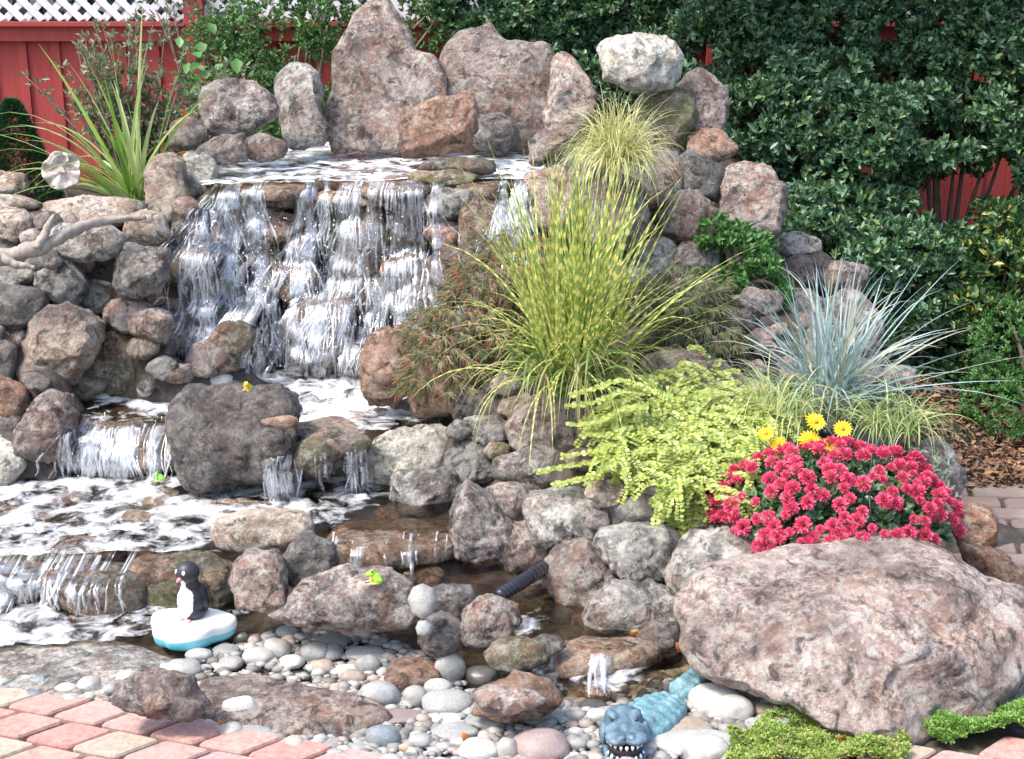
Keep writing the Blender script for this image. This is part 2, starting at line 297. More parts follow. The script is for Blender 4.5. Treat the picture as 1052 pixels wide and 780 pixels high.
# ------------------------------------------------------------------ rocks
def inpoly(x, y, P):
    c = False; j = len(P)-1
    for i in range(len(P)):
        if (P[i][1] > y) != (P[j][1] > y) and x < (P[j][0]-P[i][0])*(y-P[i][1])/(P[j][1]-P[i][1])+P[i][0]: c = not c
        j = i
    return c
COLL_V, COLL_F = [TV], [[tuple(f) for f in TF]]; coff = len(TV)
def rock(name, mat, shape, label, tf=.85, d=None, sub=4, rough=.085, nf=9, group=None, cat='rock', push=0., block=.72, sq=2.8, flat=None, planes=(), shear=.22, cuts=()):
    global coff
    if len(shape) == 4 and not isinstance(shape[0], (tuple, list)):
        x0, y0, x1, y1 = shape; cx, cy = (x0+x1)/2, (y0+y1)/2; hw, hh = (x1-x0)/2, (y1-y0)/2
        an = np.linspace(-pi, pi, 73); sd_ = random.random()*100; hw *= 1.05; hh *= 1.06
        tw = random.uniform(-.5, .5)
        nv = random.randint(6, 8); va = np.sort((np.arange(nv)+np.array([random.uniform(-.32, .32) for _ in range(nv)]))/nv*2*pi-pi+tw)
        vr = np.array([1/((abs(cos(a-tw))**sq+abs(sin(a-tw))**sq)**(1/sq))*random.uniform(.86, 1.1) for a in va]); vx, vy = vr*np.cos(va), vr*np.sin(va); pl = []
        for q in range(nv):
            for s_ in np.linspace(0, 1, 12)[:-1]: pl.append((vx[q]*(1-s_)+vx[(q+1) % nv]*s_, vy[q]*(1-s_)+vy[(q+1) % nv]*s_))
        pl = np.array(pl); pl = (pl+np.roll(pl, 1, 0)+np.roll(pl, -1, 0)+np.roll(pl, 2, 0)+np.roll(pl, -2, 0))/5; pa_ = np.arctan2(pl[:, 1], pl[:, 0]); od = np.argsort(pa_)
        r = np.interp(an, pa_[od], np.hypot(pl[:, 0], pl[:, 1])[od], period=2*pi)
        ux, uy = r*np.cos(an), r*np.sin(an)
        ux = (ux-(ux.max()+ux.min())/2)/((ux.max()-ux.min())/2)*hw; uy = (uy-(uy.max()+uy.min())/2)/((uy.max()-uy.min())/2)*hh
    else:
        P = np.array(shape, float); x0, x1, y0, y1 = P[:, 0].min(), P[:, 0].max(), P[:, 1].min(), P[:, 1].max()
        Q = np.vstack([P, P[:1]]); cr = Q[:-1, 0]*Q[1:, 1]-Q[1:, 0]*Q[:-1, 1]; A = cr.sum()/2
        cx = ((Q[:-1, 0]+Q[1:, 0])*cr).sum()/(6*A); cy = ((Q[:-1, 1]+Q[1:, 1])*cr).sum()/(6*A)
        pts = []
        for i in range(len(P)):
            for s in np.linspace(0, 1, 9)[:-1]: pts.append(P[i]*(1-s)+P[(i+1) % len(P)]*s)
        pts = np.array(pts); ux, uy = pts[:, 0]-cx, -(pts[:, 1]-cy)
        hw, hh = (x1-x0)/2, (y1-y0)/2
    ang = np.arctan2(uy, ux); rad = np.hypot(ux, uy); o_ = np.argsort(ang); ang, rad = ang[o_], rad[o_]
    if flat:
        W = np.array([onz(x_+cx, cy-y_, flat[0])[:2] for x_, y_ in zip(ux, uy)]); C = np.array((*((W.max(0)+W.min(0))/2), flat[0]-flat[1])); ux, uy = (W-C[:2]).T
        ang = np.arctan2(uy, ux); rad = np.hypot(ux, uy); o_ = np.argsort(ang); ang, rad = ang[o_], rad[o_]; R_ = np.interp(np.linspace(-pi, pi, 361), ang, rad, period=2*pi); d = 1
    if d is None: d = depth(hit(cx, y0+.74*(y1-y0)))+push
    k = d/F
    if not flat: C = at(cx, cy, d); R_ = np.interp(np.linspace(-pi, pi, 361), ang, rad, period=2*pi)*k*1.03
    else: k = 1; hw, hh = np.ptp(ux)/2, np.ptp(uy)/2; hw = hh = math.sqrt(hw*hh)*.6
    S, Fc = sphere(sub); P = S.copy(); st = np.random.default_rng(int(cx*131+cy*17))
    for q in range(nf):
        n = np.array([st.normal(), st.normal(), st.normal()*1.1+(.7 if q % 2 else 0)]); n /= np.linalg.norm(n); dd = st.uniform(.48, .78)
        s = np.maximum(P@n-dd, 0); P = P-n[None]*(s*.92)[:, None]
    for n, dd in planes:
        n = np.array(n, float); n /= np.linalg.norm(n); s = np.maximum(P@n-dd, 0); P = P-n[None]*s[:, None]
    # keep the outline on the silhouette: only the depth and the inside move
    rho = np.hypot(S[:, 0], S[:, 1]); a = np.arctan2(S[:, 1], S[:, 0]); prh = np.hypot(P[:, 0], P[:, 1]); pa = np.arctan2(P[:, 1], P[:, 0])
    m = rho**3; rr = np.maximum(prh, 1e-4)*(1-m)+rho*m; rr = rr**block
    dx = np.cos(pa)*(1-m)+np.cos(a)*m; dy = np.sin(pa)*(1-m)+np.sin(a)*m; fa = np.arctan2(dy, dx)
    Rv = np.interp(fa, np.linspace(-pi, pi, 361), R_)
    T = tf*math.sqrt(hw*hh)*k; u = np.cos(fa)*rr*Rv; v = np.sin(fa)*rr*Rv; w_ = np.sign(P[:, 2])*np.abs(P[:, 2])**.85*T
    for n, dd in cuts:
        n = np.array(n, float); n /= np.linalg.norm(n); a1, a2 = hw*k, hh*k; sx = np.maximum(u/a1*n[0]+v/a2*n[1]+w_/T*n[2]-dd, 0); u = u-sx*n[0]*a1; v = v-sx*n[1]*a2; w_ = w_-sx*n[2]*T
    L = u[:, None]*RT+v[:, None]*UP+(v*shear-w_)[:, None]*FW
    if not flat: q_ = 1+(v*shear-w_*.0)/d; L[:, :] += (np.outer((v*shear)/d, C-O0)-np.outer(v*shear, FW))   # lean back along the line of sight
    if flat: L = np.stack([u, v, np.sign(P[:, 2])*np.abs(P[:, 2])**.45*flat[1]], 1)
    size = math.sqrt(hw*hh)*k; nd = norm(L/np.array([1, 1, 1])); off = Vector((st.uniform(0, 50), st.uniform(0, 50), st.uniform(0, 50)))
    if rough > 0:
        f1 = 1.6/size; f2 = 5.5/size
        ds = np.array([noise.fractal(Vector(p)*f1+off, 1.0, 2.0, 3)*.8+.32*noise.ridged_multi_fractal(Vector(p)*f2*.4+off, .9, 2.1, 3, 1.0, 2.0)-.3-.5*abs(noise.noise(Vector(p)*f2*.7+off))+.3*noise.noise(Vector(p)*f2*1.9+off) for p in L])
        L = L+nd*(ds*rough*size*1.6)[:, None]
    zb = L[:, 2].min(); base = np.array((C[0], C[1], C[2]+zb)); Lb = L-np.array((0, 0, zb))
    o = link(name, mesh_np(Lb, Fc), M[mat], loc=base); tag(o, label, cat, group)
    COLL_V.append(Lb+base); COLL_F.append([tuple(f) for f in (Fc+coff)]); coff += len(Lb)
    return o
def pebble(mat, x0, y0, x1, y1, label, group='river pebbles of the shore', yaw=None, name='pebble', sub=3, lift=0, zc=None, tilt=0):
    cx, cy = (x0+x1)/2, (y0+y1)/2; p = hit(cx, y1-(y1-y0)*.25) if zc is None else onz(cx, y1-(y1-y0)*.25, zc); k = depth(p)/F
    a = (x1-x0)/2*k; v = (y1-y0)/2*k; e = math.atan((cy+40)/F)+.06
    b = a*random.uniform(.65, .95); c2 = (v*v-(b*sin(e))**2)/cos(e)**2; c = max(math.sqrt(max(c2, 0)), .42*min(a, v*1.3))
    if c2 < (.42*v)**2: b = min(b, math.sqrt(max(v*v-(c*cos(e))**2, (.5*v)**2))/sin(e))
    S, Fc = sphere(sub); V = np.sign(S)*np.abs(S)**random.uniform(.86, 1.0)*np.array((a, b, c)); off = Vector((random.random()*90, cx, cy))
    ds = np.array([noise.noise(Vector(s)*1.1+off)*.16+noise.noise(Vector(s)*2.6+off)*.04 for s in S]); V = V*(1+ds)[:, None]
    C = at(cx, cy, depth(p)+b*.3)
    V[:, 2] += c*.9; o = link(name, mesh_np(V, Fc), M[mat], loc=(C[0], C[1], C[2]-c*.9)); o.rotation_euler = (0, tilt, 0)
    return tag(o, label, 'pebble', group)
GT = 'upright rocks crowning the waterfall'; GL = 'stacked rocks of the left bank wall'; GR = 'rocks lining the right bank of the stream'; GU = 'rocks of the upper right mound'; GS = 'rocks standing in the stream'; GW = 'wet stones behind the waterfall'; GB = 'flat stones of the shore'
r = rock
# crown of the falls
r('boulder', 'pink', [(334, 112), (341, 85), (343, 59), (355, 38), (362, 16), (376, 4), (386, -4), (399, -3), (411, 18), (422, 33), (427, 52), (440, 55), (450, 62), (456, 85), (460, 108), (455, 140), (430, 154), (385, 157), (345, 154), (335, 140)], 'tallest grey and pink lichened rock, pointed like a peak, above the waterfall', tf=.42, sub=5, group=GT, rough=.05, d=6.35, block=.62)
r('boulder', 'pink', [(447, 90), (452, 56), (462, 42), (478, 33), (490, 30), (503, 22), (513, 36), (520, 44), (531, 42), (545, 46), (556, 43), (568, 56), (572, 90), (575, 120), (560, 152), (520, 156), (480, 154), (460, 130)], 'broad jagged-topped pink grey rock right of the tallest peak rock', tf=.35, sub=5, group=GT, rough=.05, d=6.45, block=.62)
r('boulder', 'pink', [(566, 85), (567, 62), (577, 54), (590, 60), (604, 77), (614, 96), (608, 125), (585, 148), (566, 150), (558, 120)], 'leaning pointed slab split from the broad jagged rock, above the fine yellow grass', tf=.5, group=GT, d=6.35, block=.65)
r('rock', 'rust', [(411, 130), (420, 113), (445, 100), (470, 98), (485, 95), (491, 115), (488, 137), (480, 153), (455, 159), (415, 160)], 'orange brown rock sitting in the water at the head of the falls', tf=.7, group=GT, d=6.0, sub=5, block=.66)
r('rock', 'grey', [(281, 82), (291, 70), (312, 67), (328, 76), (330, 95), (329, 115), (337, 130), (335, 150), (300, 154), (292, 140), (287, 115)], 'upright grey brown rock with a bulging top left of the peak rock', group=GT, d=6.2, block=.65)
r('rock', 'purple', [(206, 104), (210, 92), (225, 84), (244, 82), (264, 88), (280, 98), (288, 112), (281, 125), (262, 133), (236, 140), (213, 137), (207, 122)], 'rounded knobbly grey rock perched highest at the left of the falls', group=GT, d=5.95, sub=5, rough=.07)
r('rock', 'pink', (174, 122, 213, 158), 'small pinkish rock under the perched knobbly rock, left end', group=GT, d=5.9)
r('rock', 'pink', [(200, 158), (205, 150), (228, 140), (250, 137), (255, 150), (253, 165), (230, 170), (207, 168)], 'low wedge shaped pink grey rock beside the left end of the falls lip', group=GT, d=5.75)
r('rock', 'purple', (252, 138, 294, 166), 'small rounded grey purple rock beneath the upright bulging rock', group=GT, d=5.85)
r('rock', 'tan', [(149, 175), (160, 160), (178, 156), (190, 165), (192, 200), (185, 232), (165, 235), (152, 215)], 'upright brown rock with a flat pale face left of the falls', group=GL, d=5.55)
r('rock', 'grey', [(184, 165), (197, 155), (218, 158), (224, 175), (220, 200), (205, 212), (190, 205)], 'grey upright rock wedged against the left edge of the falls', group=GL, d=5.7)
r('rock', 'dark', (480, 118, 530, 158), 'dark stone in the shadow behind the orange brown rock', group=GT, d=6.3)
r('rock', 'purple', (375, 143, 392, 156), 'tiny wet blue grey stone lying in the water before the peak rock', group=GT, d=5.9, sub=3)
r('boulder', 'pale', [(614, 52), (617, 44), (632, 38), (650, 35), (682, 38), (694, 44), (702, 56), (700, 76), (690, 92), (665, 96), (640, 92), (622, 80), (617, 65)], 'pale lichened boulder balanced on top of the upper right mound', group=GU, d=6.05, sub=5, rough=.07)
r('rock', 'pink', [(695, 90), (706, 74), (718, 69), (735, 80), (748, 92), (748, 118), (742, 140), (712, 140), (700, 120)], 'pinkish pointed rock right of the pale balanced boulder', group=GU, d=6.2)
r('rock', 'rust', (707, 133, 757, 170), 'rusty brown rock tucked below the pinkish pointed rock', group=GU, d=6.1)
r('rock', 'moss', (652, 90, 714, 166), 'grey green shaded rock under the balanced boulder behind the fine grass', group=GU, d=6.15)
r('rock', 'dark', (682, 158, 746, 208), 'dark grey jagged rock below the rusty rock', group=GU, d=5.75, rough=.08)
r('rock', 'purple', (640, 150, 700, 215), 'purple grey rock behind the fine yellow grass', group=GU, d=5.75)
r('boulder', 'pink', [(737, 195), (748, 172), (768, 165), (790, 170), (806, 190), (810, 215), (800, 245), (775, 254), (750, 248), (738, 225)], 'big reddish grey rock against the dark shrub', group=GU, d=5.75, sub=5)
r('rock', 'pink', (678, 198, 738, 248), 'mauve pink rock left of the big reddish grey rock', group=GU, d=5.55)
r('rock', 'purple', [(543, 145), (556, 134), (580, 130), (600, 128), (596, 142), (572, 160), (556, 170), (545, 168)], 'dark reddish rock at the right end of the falls lip', group=GT, d=5.75)
r('rock', 'grey', (562, 145, 616, 195), 'pale grey rock beneath the fine yellow grass', group=GU, d=5.8)
r('rock', 'pink', (540, 175, 600, 240), 'pinkish rock right of the right hand fall, behind the banded grass', group=GU, d=5.55)
r('rock', 'purple', (600, 180, 665, 260), 'shaded mauve rock behind the banded grass', group=GU, d=5.45)
r('slab', 'grey', (797, 238, 842, 264), 'top grey stone of the small stack beside the blue grass', group=GU, d=5.9, cat='stone')
r('slab', 'dark', (798, 262, 846, 300), 'squared dark stone under the top of the small stack beside the blue grass', group=GU, d=5.85, cat='stone')
r('slab', 'purple', (838, 268, 892, 304), 'flat dark brown slab right of the small stack', group=GU, d=5.95, cat='stone')
r('rock', 'grey', (796, 298, 850, 352), 'grey rock half hidden behind the blue grass', group=GU, d=5.5)
r('rock', 'purple', (845, 300, 905, 368), 'brownish rock seen through the blue grass blades', group=GU, d=5.55)
r('rock', 'dark', (728, 305, 782, 345), 'dark purplish rock below the bright green shrub', group=GU, d=5.1)
r('rock', 'purple', (690, 245, 740, 300), 'shaded rock behind the small maple on the right', group=GU, d=5.5)
r('rock', 'tan', [(652, 390), (660, 370), (680, 358), (712, 357), (742, 368), (764, 385), (770, 408), (730, 425), (680, 420)], 'broad tan rock between the banded grass and the creeping jenny', group=GU, d=4.85, sub=4)
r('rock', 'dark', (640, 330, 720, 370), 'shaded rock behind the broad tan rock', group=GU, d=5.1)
# left bank wall
r('rock', 'tan', (-30, 176, 26, 204), 'pale rounded rock at the far left top of the bank', group=GL, d=5.7)
r('rock', 'tan', (-40, 200, 46, 218), 'long pale flat stone at the left edge on top of the wall', group=GL, d=5.4)
r('rock', 'tan', (-10, 212, 38, 248), 'brownish rounded rock at the left edge under the flat pale stone', group=GL, d=5.3)
r('slab', 'tan', [(37, 222), (45, 207), (75, 202), (120, 203), (149, 208), (150, 222), (130, 232), (95, 236), (50, 240), (38, 236)], 'long tan slab behind the driftwood', group=GL, d=5.4, cat='stone')
r('rock', 'grey', (50, 231, 128, 268), 'long grey brown rock just below the driftwood', group=GL, d=5.2)
r('rock', 'tan', (128, 217, 173, 255), 'knobbly tan rock at the right end of the driftwood', group=GL, d=5.3, rough=.09)
r('rock', 'grey', (-20, 262, 39, 298), 'light grey rock at the left edge under the driftwood', group=GL)
r('rock', 'grey', (37, 262, 88, 314), 'rounded grey brown rock with a pale lichen spot', group=GL)
r('rock', 'grey', (80, 248, 121, 294), 'small leaning grey rock left of the squared grey rock', group=GL, push=.05)
r('rock', 'grey', [(120, 252), (127, 247), (150, 253), (173, 257), (172, 285), (165, 300), (145, 306), (124, 302), (117, 292)], 'squared pale grey rock in the middle of the left wall', group=GL, sub=5, block=.6)
r('rock', 'purple', (106, 290, 160, 312), 'reddish flat rock below the squared grey rock', group=GL, push=.08)
r('rock', 'dark', (-20, 293, 46, 337), 'blackish grey lichened rock at the left edge', group=GL)
r('rock', 'grey', (78, 291, 114, 322), 'small oval grey rock above the largest pink tan rock', group=GL)
r('rock', 'purple', (108, 308, 158, 342), 'small oval reddish grey rock under the squared rock', group=GL)
r('boulder', 'tan', [(18, 385), (25, 350), (35, 325), (52, 314), (72, 311), (90, 318), (106, 330), (104, 350), (92, 375), (75, 395), (45, 402), (22, 399)], 'largest pink tan rock of the left wall', group=GL, sub=5, block=.66)
r('rock', 'purple', [(155, 318), (168, 303), (190, 303), (212, 315), (212, 345), (200, 360), (182, 367), (165, 345)], 'angular wet grey rock touching the left edge of the falls', group=GL)
r('rock', 'grey', [(168, 255), (180, 232), (200, 212), (214, 214), (217, 240), (205, 265), (185, 272), (172, 268)], 'diagonal dark grey rock beside the top left of the falls', group=GL)
r('rock', 'dark', (168, 270, 208, 306), 'small dark rock under the diagonal grey rock', group=GL, push=.06)
r('rock', 'grey', (188, 262, 222, 292), 'small grey rock at the left edge of the falling water', group=GL, push=.05)
r('rock', 'moss', (82, 342, 152, 404), 'mossy green brown rock at the foot of the left wall', group=GL, sub=5)
r('rock', 'dark', (140, 335, 185, 385), 'dark wet rock right of the mossy rock', group=GL, push=.08)
r('rock', 'purple', [(188, 372), (196, 356), (215, 348), (238, 352), (246, 368), (244, 380), (220, 388), (195, 386)], 'low purple red rock at the left foot of the main falls', group=GL)
r('rock', 'purple', (0, 336, 28, 360), 'small brownish rock left of the largest pink tan rock', group=GL)
r('rock', 'dark', (-20, 345, 16, 392), 'dark rock at the left edge beside the largest pink tan rock', group=GL)
r('rock', 'rust', (-28, 386, 30, 442), 'dark brown rock at the left edge above the angular purple rock', group=GL)
r('rock', 'purple', [(15, 455), (22, 435), (38, 412), (55, 399), (72, 406), (80, 425), (76, 455), (62, 472), (38, 474), (18, 470)], 'angular wet purple grey rock left of the small left hand fall', group=GL, sub=5)
r('rock', 'pale', (-16, 448, 24, 505), 'pale upright rock at the left edge beside the foaming pool', group=GL)
r('rock', 'dark', (-26, 420, 22, 460), 'dark rock behind the pale upright rock at the left edge', group=GL, push=.1)
r('rock', 'wet', (76, 396, 140, 428), 'low wet rock above the small left hand fall', group=GS, push=.1)
r('rock', 'tan', (60, 385, 110, 410), 'small tan rock under the largest pink tan rock', group=GL)
r('rock', 'wet', (-30, 560, 10, 600), 'dark wet rock at the left edge of the lower ledge', group=GS)
r('rock', 'dark', (-12, 622, 9, 648), 'small round dark rock at the left edge of the lowest pool', group=GS)
# stream rocks
r('boulder', 'dark', [(173, 440), (176, 412), (190, 400), (220, 396), (250, 396), (285, 395), (300, 408), (304, 440), (300, 475), (280, 492), (240, 495), (210, 505), (195, 500), (182, 475)], 'large dark grey boulder with a hollow face in the middle of the stream', group=GS, sub=5, rough=.09, d=4.72, nf=5)
r('rock', 'rust', (268, 427, 306, 441), 'small flat orange brown stone lying against the large dark boulder', group=GS, d=4.45, sub=3)
r('rock', 'rust', [(371, 370), (378, 348), (395, 335), (420, 338), (428, 365), (424, 400), (405, 418), (380, 415), (372, 400)], 'orange brown rock with a mossy foot at the right edge of the main falls', group=GR, d=5.0, sub=5)
r('rock', 'rust', (418, 355, 482, 424), 'rusty shaded rock under the drooping maple', group=GR, d=5.0)
r('rock', 'rust', (440, 378, 500, 425), 'reddish rock behind the grey white round rocks', group=GR, d=4.95)
r('rock', 'dark', (500, 330, 560, 400), 'dark rock beneath the banded grass on its left', group=GR, d=5.1)
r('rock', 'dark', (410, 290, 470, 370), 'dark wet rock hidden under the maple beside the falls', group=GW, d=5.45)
r('rock', 'grey', (420, 413, 456, 444), 'small rounded grey rock above the large lichened rock', group=GR)
r('rock', 'dark', (378, 419, 404, 436), 'small smooth dark stone on the upper ledge', group=GS, sub=3)
r('boulder', 'pale', [(370, 480), (374, 462), (392, 447), (415, 438), (450, 437), (465, 445), (468, 462), (460, 480), (440, 492), (425, 505), (395, 502), (375, 495)], 'large pale greenish lichened boulder right of the small middle fall', group=GR, sub=5, block=.66)
r('rock', 'grey', (466, 399, 520, 438), 'rounded grey white rock below the reddish rocks', group=GR)
r('rock', 'tan', (512, 397, 560, 432), 'brown rock left of the broad pink tan rock under the grass', group=GR)
r('rock', 'grey', (476, 428, 526, 460), 'grey brown flattened rock under the rounded grey white rock', group=GR)
r('rock', 'grey', (457, 454, 518, 500), 'rounded grey rock with a bright white patch', group=GR, sub=5)
r('rock', 'grey', (508, 458, 578, 504), 'speckled dark and light grey rock in the middle of the right bank', group=GR)
r('boulder', 'pink', [(521, 440), (530, 418), (548, 405), (585, 404), (612, 415), (618, 445), (608, 468), (575, 474), (540, 470), (524, 458)], 'broad pink tan boulder below the banded grass', group=GR, sub=5, d=4.72)
r('rock', 'grey', (402, 483, 476, 532), 'pale grey triangular rock beside the calm pool', group=GR, sub=5)
r('rock', 'purple', [(465, 520), (470, 505), (480, 493), (500, 505), (515, 525), (532, 540), (534, 562), (520, 575), (490, 579), (468, 572), (463, 545)], 'tall angular mauve grey rock with a pointed top by the pool edge', group=GR, sub=5, push=-.05, block=.68)
r('rock', 'purple', (496, 497, 560, 537), 'reddish grey rock right of the pointed mauve rock', group=GR)
r('rock', 'grey', [(538, 520), (545, 505), (565, 503), (590, 500), (615, 508), (626, 530), (622, 552), (605, 565), (575, 568), (548, 558)], 'blue grey rock with dark hollows in the right bank', group=GR, sub=5, rough=.08)
r('rock', 'pink', [(507, 570), (512, 550), (525, 537), (545, 535), (562, 548), (564, 570), (548, 586), (520, 590)], 'smooth pink brown rock overhanging the black hose', group=GR)
r('rock', 'grey', (628, 508, 695, 545), 'dark topped grey rock under the creeping jenny', group=GR)
r('rock', 'grey', [(609, 560), (618, 542), (645, 537), (680, 538), (705, 555), (706, 580), (690, 598), (655, 600), (630, 590)], 'pale grey flat-topped rock below the creeping jenny', group=GR, sub=5)
r('rock', 'pink', [(558, 600), (562, 575), (578, 556), (600, 553), (622, 567), (633, 590), (628, 612), (605, 628), (575, 630)], 'rounded pinkish grey rock standing by the lower stream', group=GR, sub=5)
r('rock', 'purple', (702, 532, 736, 556), 'small reddish rock under the trailing stems', group=GR)
r('rock', 'grey', [(683, 590), (690, 565), (715, 545), (745, 540), (775, 550), (795, 570), (790, 600), (760, 615), (715, 615), (690, 608)], 'grey rock leaning on the upper left of the giant pink boulder', group=GR, sub=5, d=4.1)
r('rock', 'grey', [(596, 640), (605, 615), (630, 598), (665, 597), (695, 608), (706, 630), (700, 652), (675, 665), (630, 658), (600, 652)], 'grey and pink veined rock between the lower stream and the giant boulder', group=GR, sub=5)
r('rock', 'purple', (655, 640, 700, 684), 'small wet grey slab beside the fallen orange leaves', group=GR)
r('boulder', 'big', [(694, 612), (698, 640), (706, 662), (728, 688), (770, 708), (820, 720), (858, 735), (893, 752), (922, 768), (945, 766), (965, 752), (1020, 745), (1085, 728), (1105, 680), (1090, 640), (1058, 612), (1020, 586), (988, 562), (955, 552), (900, 546), (850, 547), (805, 558), (760, 570), (722, 588)], 'giant pink lichened boulder filling the lower right corner', tf=.75, sub=6, rough=.06, d=3.74, shear=.75, cuts=[((.80, -.50, .36), .80), ((-.55, -.72, .3), .80), ((-.1, .8, .55), .78)], nf=4, block=.66, planes=[((-.15, .75, .6), .55), ((.74, -.50, .42), .30), ((-.45, -.5, .75), .62), ((.1, -.1, 1), .66), ((.55, .5, .6), .66), ((-.7, .1, .6), .68)])
r('rock', 'rust', [(978, 545), (982, 525), (998, 517), (1016, 520), (1026, 538), (1024, 560), (1008, 568), (985, 562)], 'knobbly brown ball shaped lava rock behind the giant boulder', group='brown lava rocks', d=4.35, rough=.1)
r('rock', 'rust', [(985, 556), (1005, 558), (1030, 568), (1052, 585), (1066, 605), (1060, 625), (1030, 612), (1000, 590)], 'long knobbly brown lava rock lying along the giant boulder', group='brown lava rocks', d=4.25, rough=.1)
r('rock', 'grey', [(935, 480), (945, 455), (965, 448), (980, 462), (990, 490), (988, 520), (970, 540), (940, 530)], 'grey rock at the right side of the crimson flowers', d=4.65, group=GU)
r('boulder', 'tan', [(217, 548), (222, 534), (245, 525), (280, 522), (310, 525), (323, 537), (320, 552), (295, 563), (250, 568), (225, 562)], 'large smooth oval tan stone in the middle of the stream', group=GS, rough=.02, nf=2, d=4.28)
r('rock', 'grey', (210, 489, 256, 520), 'small rough beige rock at the foot of the large dark boulder', group=GS)
r('slab', 'tan', (206, 512, 272, 538), 'flat tan stone above the smooth oval stone', group=GS, cat='stone')
r('rock', 'pink', [(235, 600), (240, 578), (260, 563), (285, 566), (296, 590), (293, 618), (270, 630), (245, 625)], 'knobbly pinkish grey rock left of the frog rock', group=GS, rough=.09, d=4.0)
r('rock', 'dark', (290, 548, 347, 606), 'rough dark grey rock behind the frog rock', group=GS, rough=.09, d=4.12)
r('boulder', 'moss', [(138, 600), (145, 582), (175, 570), (215, 568), (240, 580), (244, 610), (230, 632), (180, 636), (148, 625)], 'mossy brown ledge rock behind the penguin', group=GS, sub=5, d=4.2)
r('boulder', 'purple', [(278, 632), (298, 622), (308, 600), (325, 588), (358, 582), (402, 586), (424, 600), (428, 625), (418, 642), (390, 648), (362, 653), (330, 647), (300, 642)], 'flat topped purple pink boulder with the green frog on it', group=GS, sub=5, d=3.92, block=.62)
r('rock', 'dark', (424, 600, 490, 640), 'dark rock right of the frog rock', group=GS, d=4.0)
r('rock', 'dark', (430, 630, 478, 672), 'rough dark grey rock below the white stones', group=GS, rough=.09, d=3.82)
r('rock', 'pink', [(472, 650), (476, 628), (492, 613), (512, 612), (530, 622), (535, 640), (522, 655), (495, 666), (478, 664)], 'pinkish grey pointed rock at the middle of the lower stream', group=GS, d=3.8, sub=5)
r('rock', 'wet', (500, 655, 560, 690), 'dark mossy rock in the running water below the pinkish rock', group=GS, d=3.72)
r('rock', 'rust', [(484, 735), (498, 705), (530, 690), (565, 700), (580, 720), (560, 738), (515, 740)], 'dark red wet slab beside the lowest pool', group=GS, d=3.55)
r('slab', 'pink', (486, 706, 560, 734), 'rough pink rock among the shore pebbles left of the lowest pool', group=GB, cat='stone', d=3.45)
r('slab', 'wetbrown', [(563, 668), (572, 656), (600, 646), (650, 645), (684, 650), (682, 660), (660, 668), (615, 676), (580, 680)], 'orange brown ledge slab with water spilling over its middle', group=GS, cat='stone', d=3.75, flat=(0.055, 0.04))
r('rock', 'dark', (543, 652, 581, 676), 'smooth dark wet stone left of the orange brown ledge slab', group=GS, d=3.82, sub=3, rough=.02)
r('slab', 'wetbrown', (340, 528, 470, 562), 'flat orange brown ledge across the calm middle pool', group=GS, cat='stone', d=4.4, tf=.5, flat=(0.148, 0.05))
r('slab', 'wet', (294, 440, 380, 488), 'dark wet ledge under the small middle fall', group=GS, cat='stone', d=4.72)
r('slab', 'tan', (300, 425, 372, 445), 'pale flat stone on the lip of the small middle fall', group=GS, cat='stone', d=4.8, flat=(0.315, 0.03))
r('slab', 'wetbrown', (90, 408, 178, 440), 'wet brown ledge at the lip of the small left hand fall', group=GS, cat='stone', d=4.92, flat=(0.295, 0.04))
r('slab', 'wet', (78, 432, 190, 486), 'dark wet wall stone behind the small left hand fall', group=GS, cat='stone', d=4.95)
r('slab', 'wetbrown', (48, 544, 130, 566), 'flat brown stone in the foaming left pool', group=GS, cat='stone', d=4.35, flat=(0.15, 0.04))
r('slab', 'wet', (46, 560, 150, 596), 'dark ledge stone below the foaming left pool', group=GS, cat='stone', d=4.3, flat=(0.14, 0.08))
r('slab', 'wet', (-30, 548, 50, 585), 'dark wet ledge stone at the left edge below the foaming pool', group=GS, cat='stone', d=4.3, flat=(0.14, 0.08))
r('slab', 'wetbrown', (130, 556, 240, 584), 'pale brown ledge stone behind the mossy rock', group=GS, cat='stone', d=4.35, flat=(0.15, 0.07))
r('slab', 'wetbrown', (40, 585, 120, 612), 'orange brown stone under the left spill', group=GS, cat='stone', d=4.2)
# shore slabs
r('slab', 'grey', [(-40, 680), (-30, 648), (20, 642), (90, 645), (150, 652), (190, 668), (184, 690), (130, 702), (90, 712), (40, 710), (-20, 706)], 'wide flat grey tan slab between the left pool and the bricks', group=GB, cat='stone', d=3.72, tf=1.3, sub=5, rough=.03, flat=(0.03, 0.05))
r('rock', 'purple', [(118, 718), (122, 702), (140, 692), (168, 688), (195, 695), (215, 722), (216, 735), (190, 742), (160, 738), (130, 728)], 'brown grey rock with a split pink end resting on the bricks', group=GB, d=3.5, sub=5)
r('slab', 'pink', [(198, 705), (205, 688), (250, 684), (300, 690), (345, 700), (395, 712), (405, 725), (370, 736), (320, 740), (270, 736), (220, 728)], 'wide flat pink slab among the shore pebbles', group=GB, cat='stone', d=3.58, sub=5, tf=1.2, rough=.035, flat=(0.05, 0.06))
r('slab', 'rust', [(393, 690), (402, 668), (430, 667), (455, 673), (450, 690), (430, 698), (400, 700)], 'flat terracotta coloured stone among the shore pebbles', group=GB, cat='stone', d=3.7, flat=(0.045, 0.04))
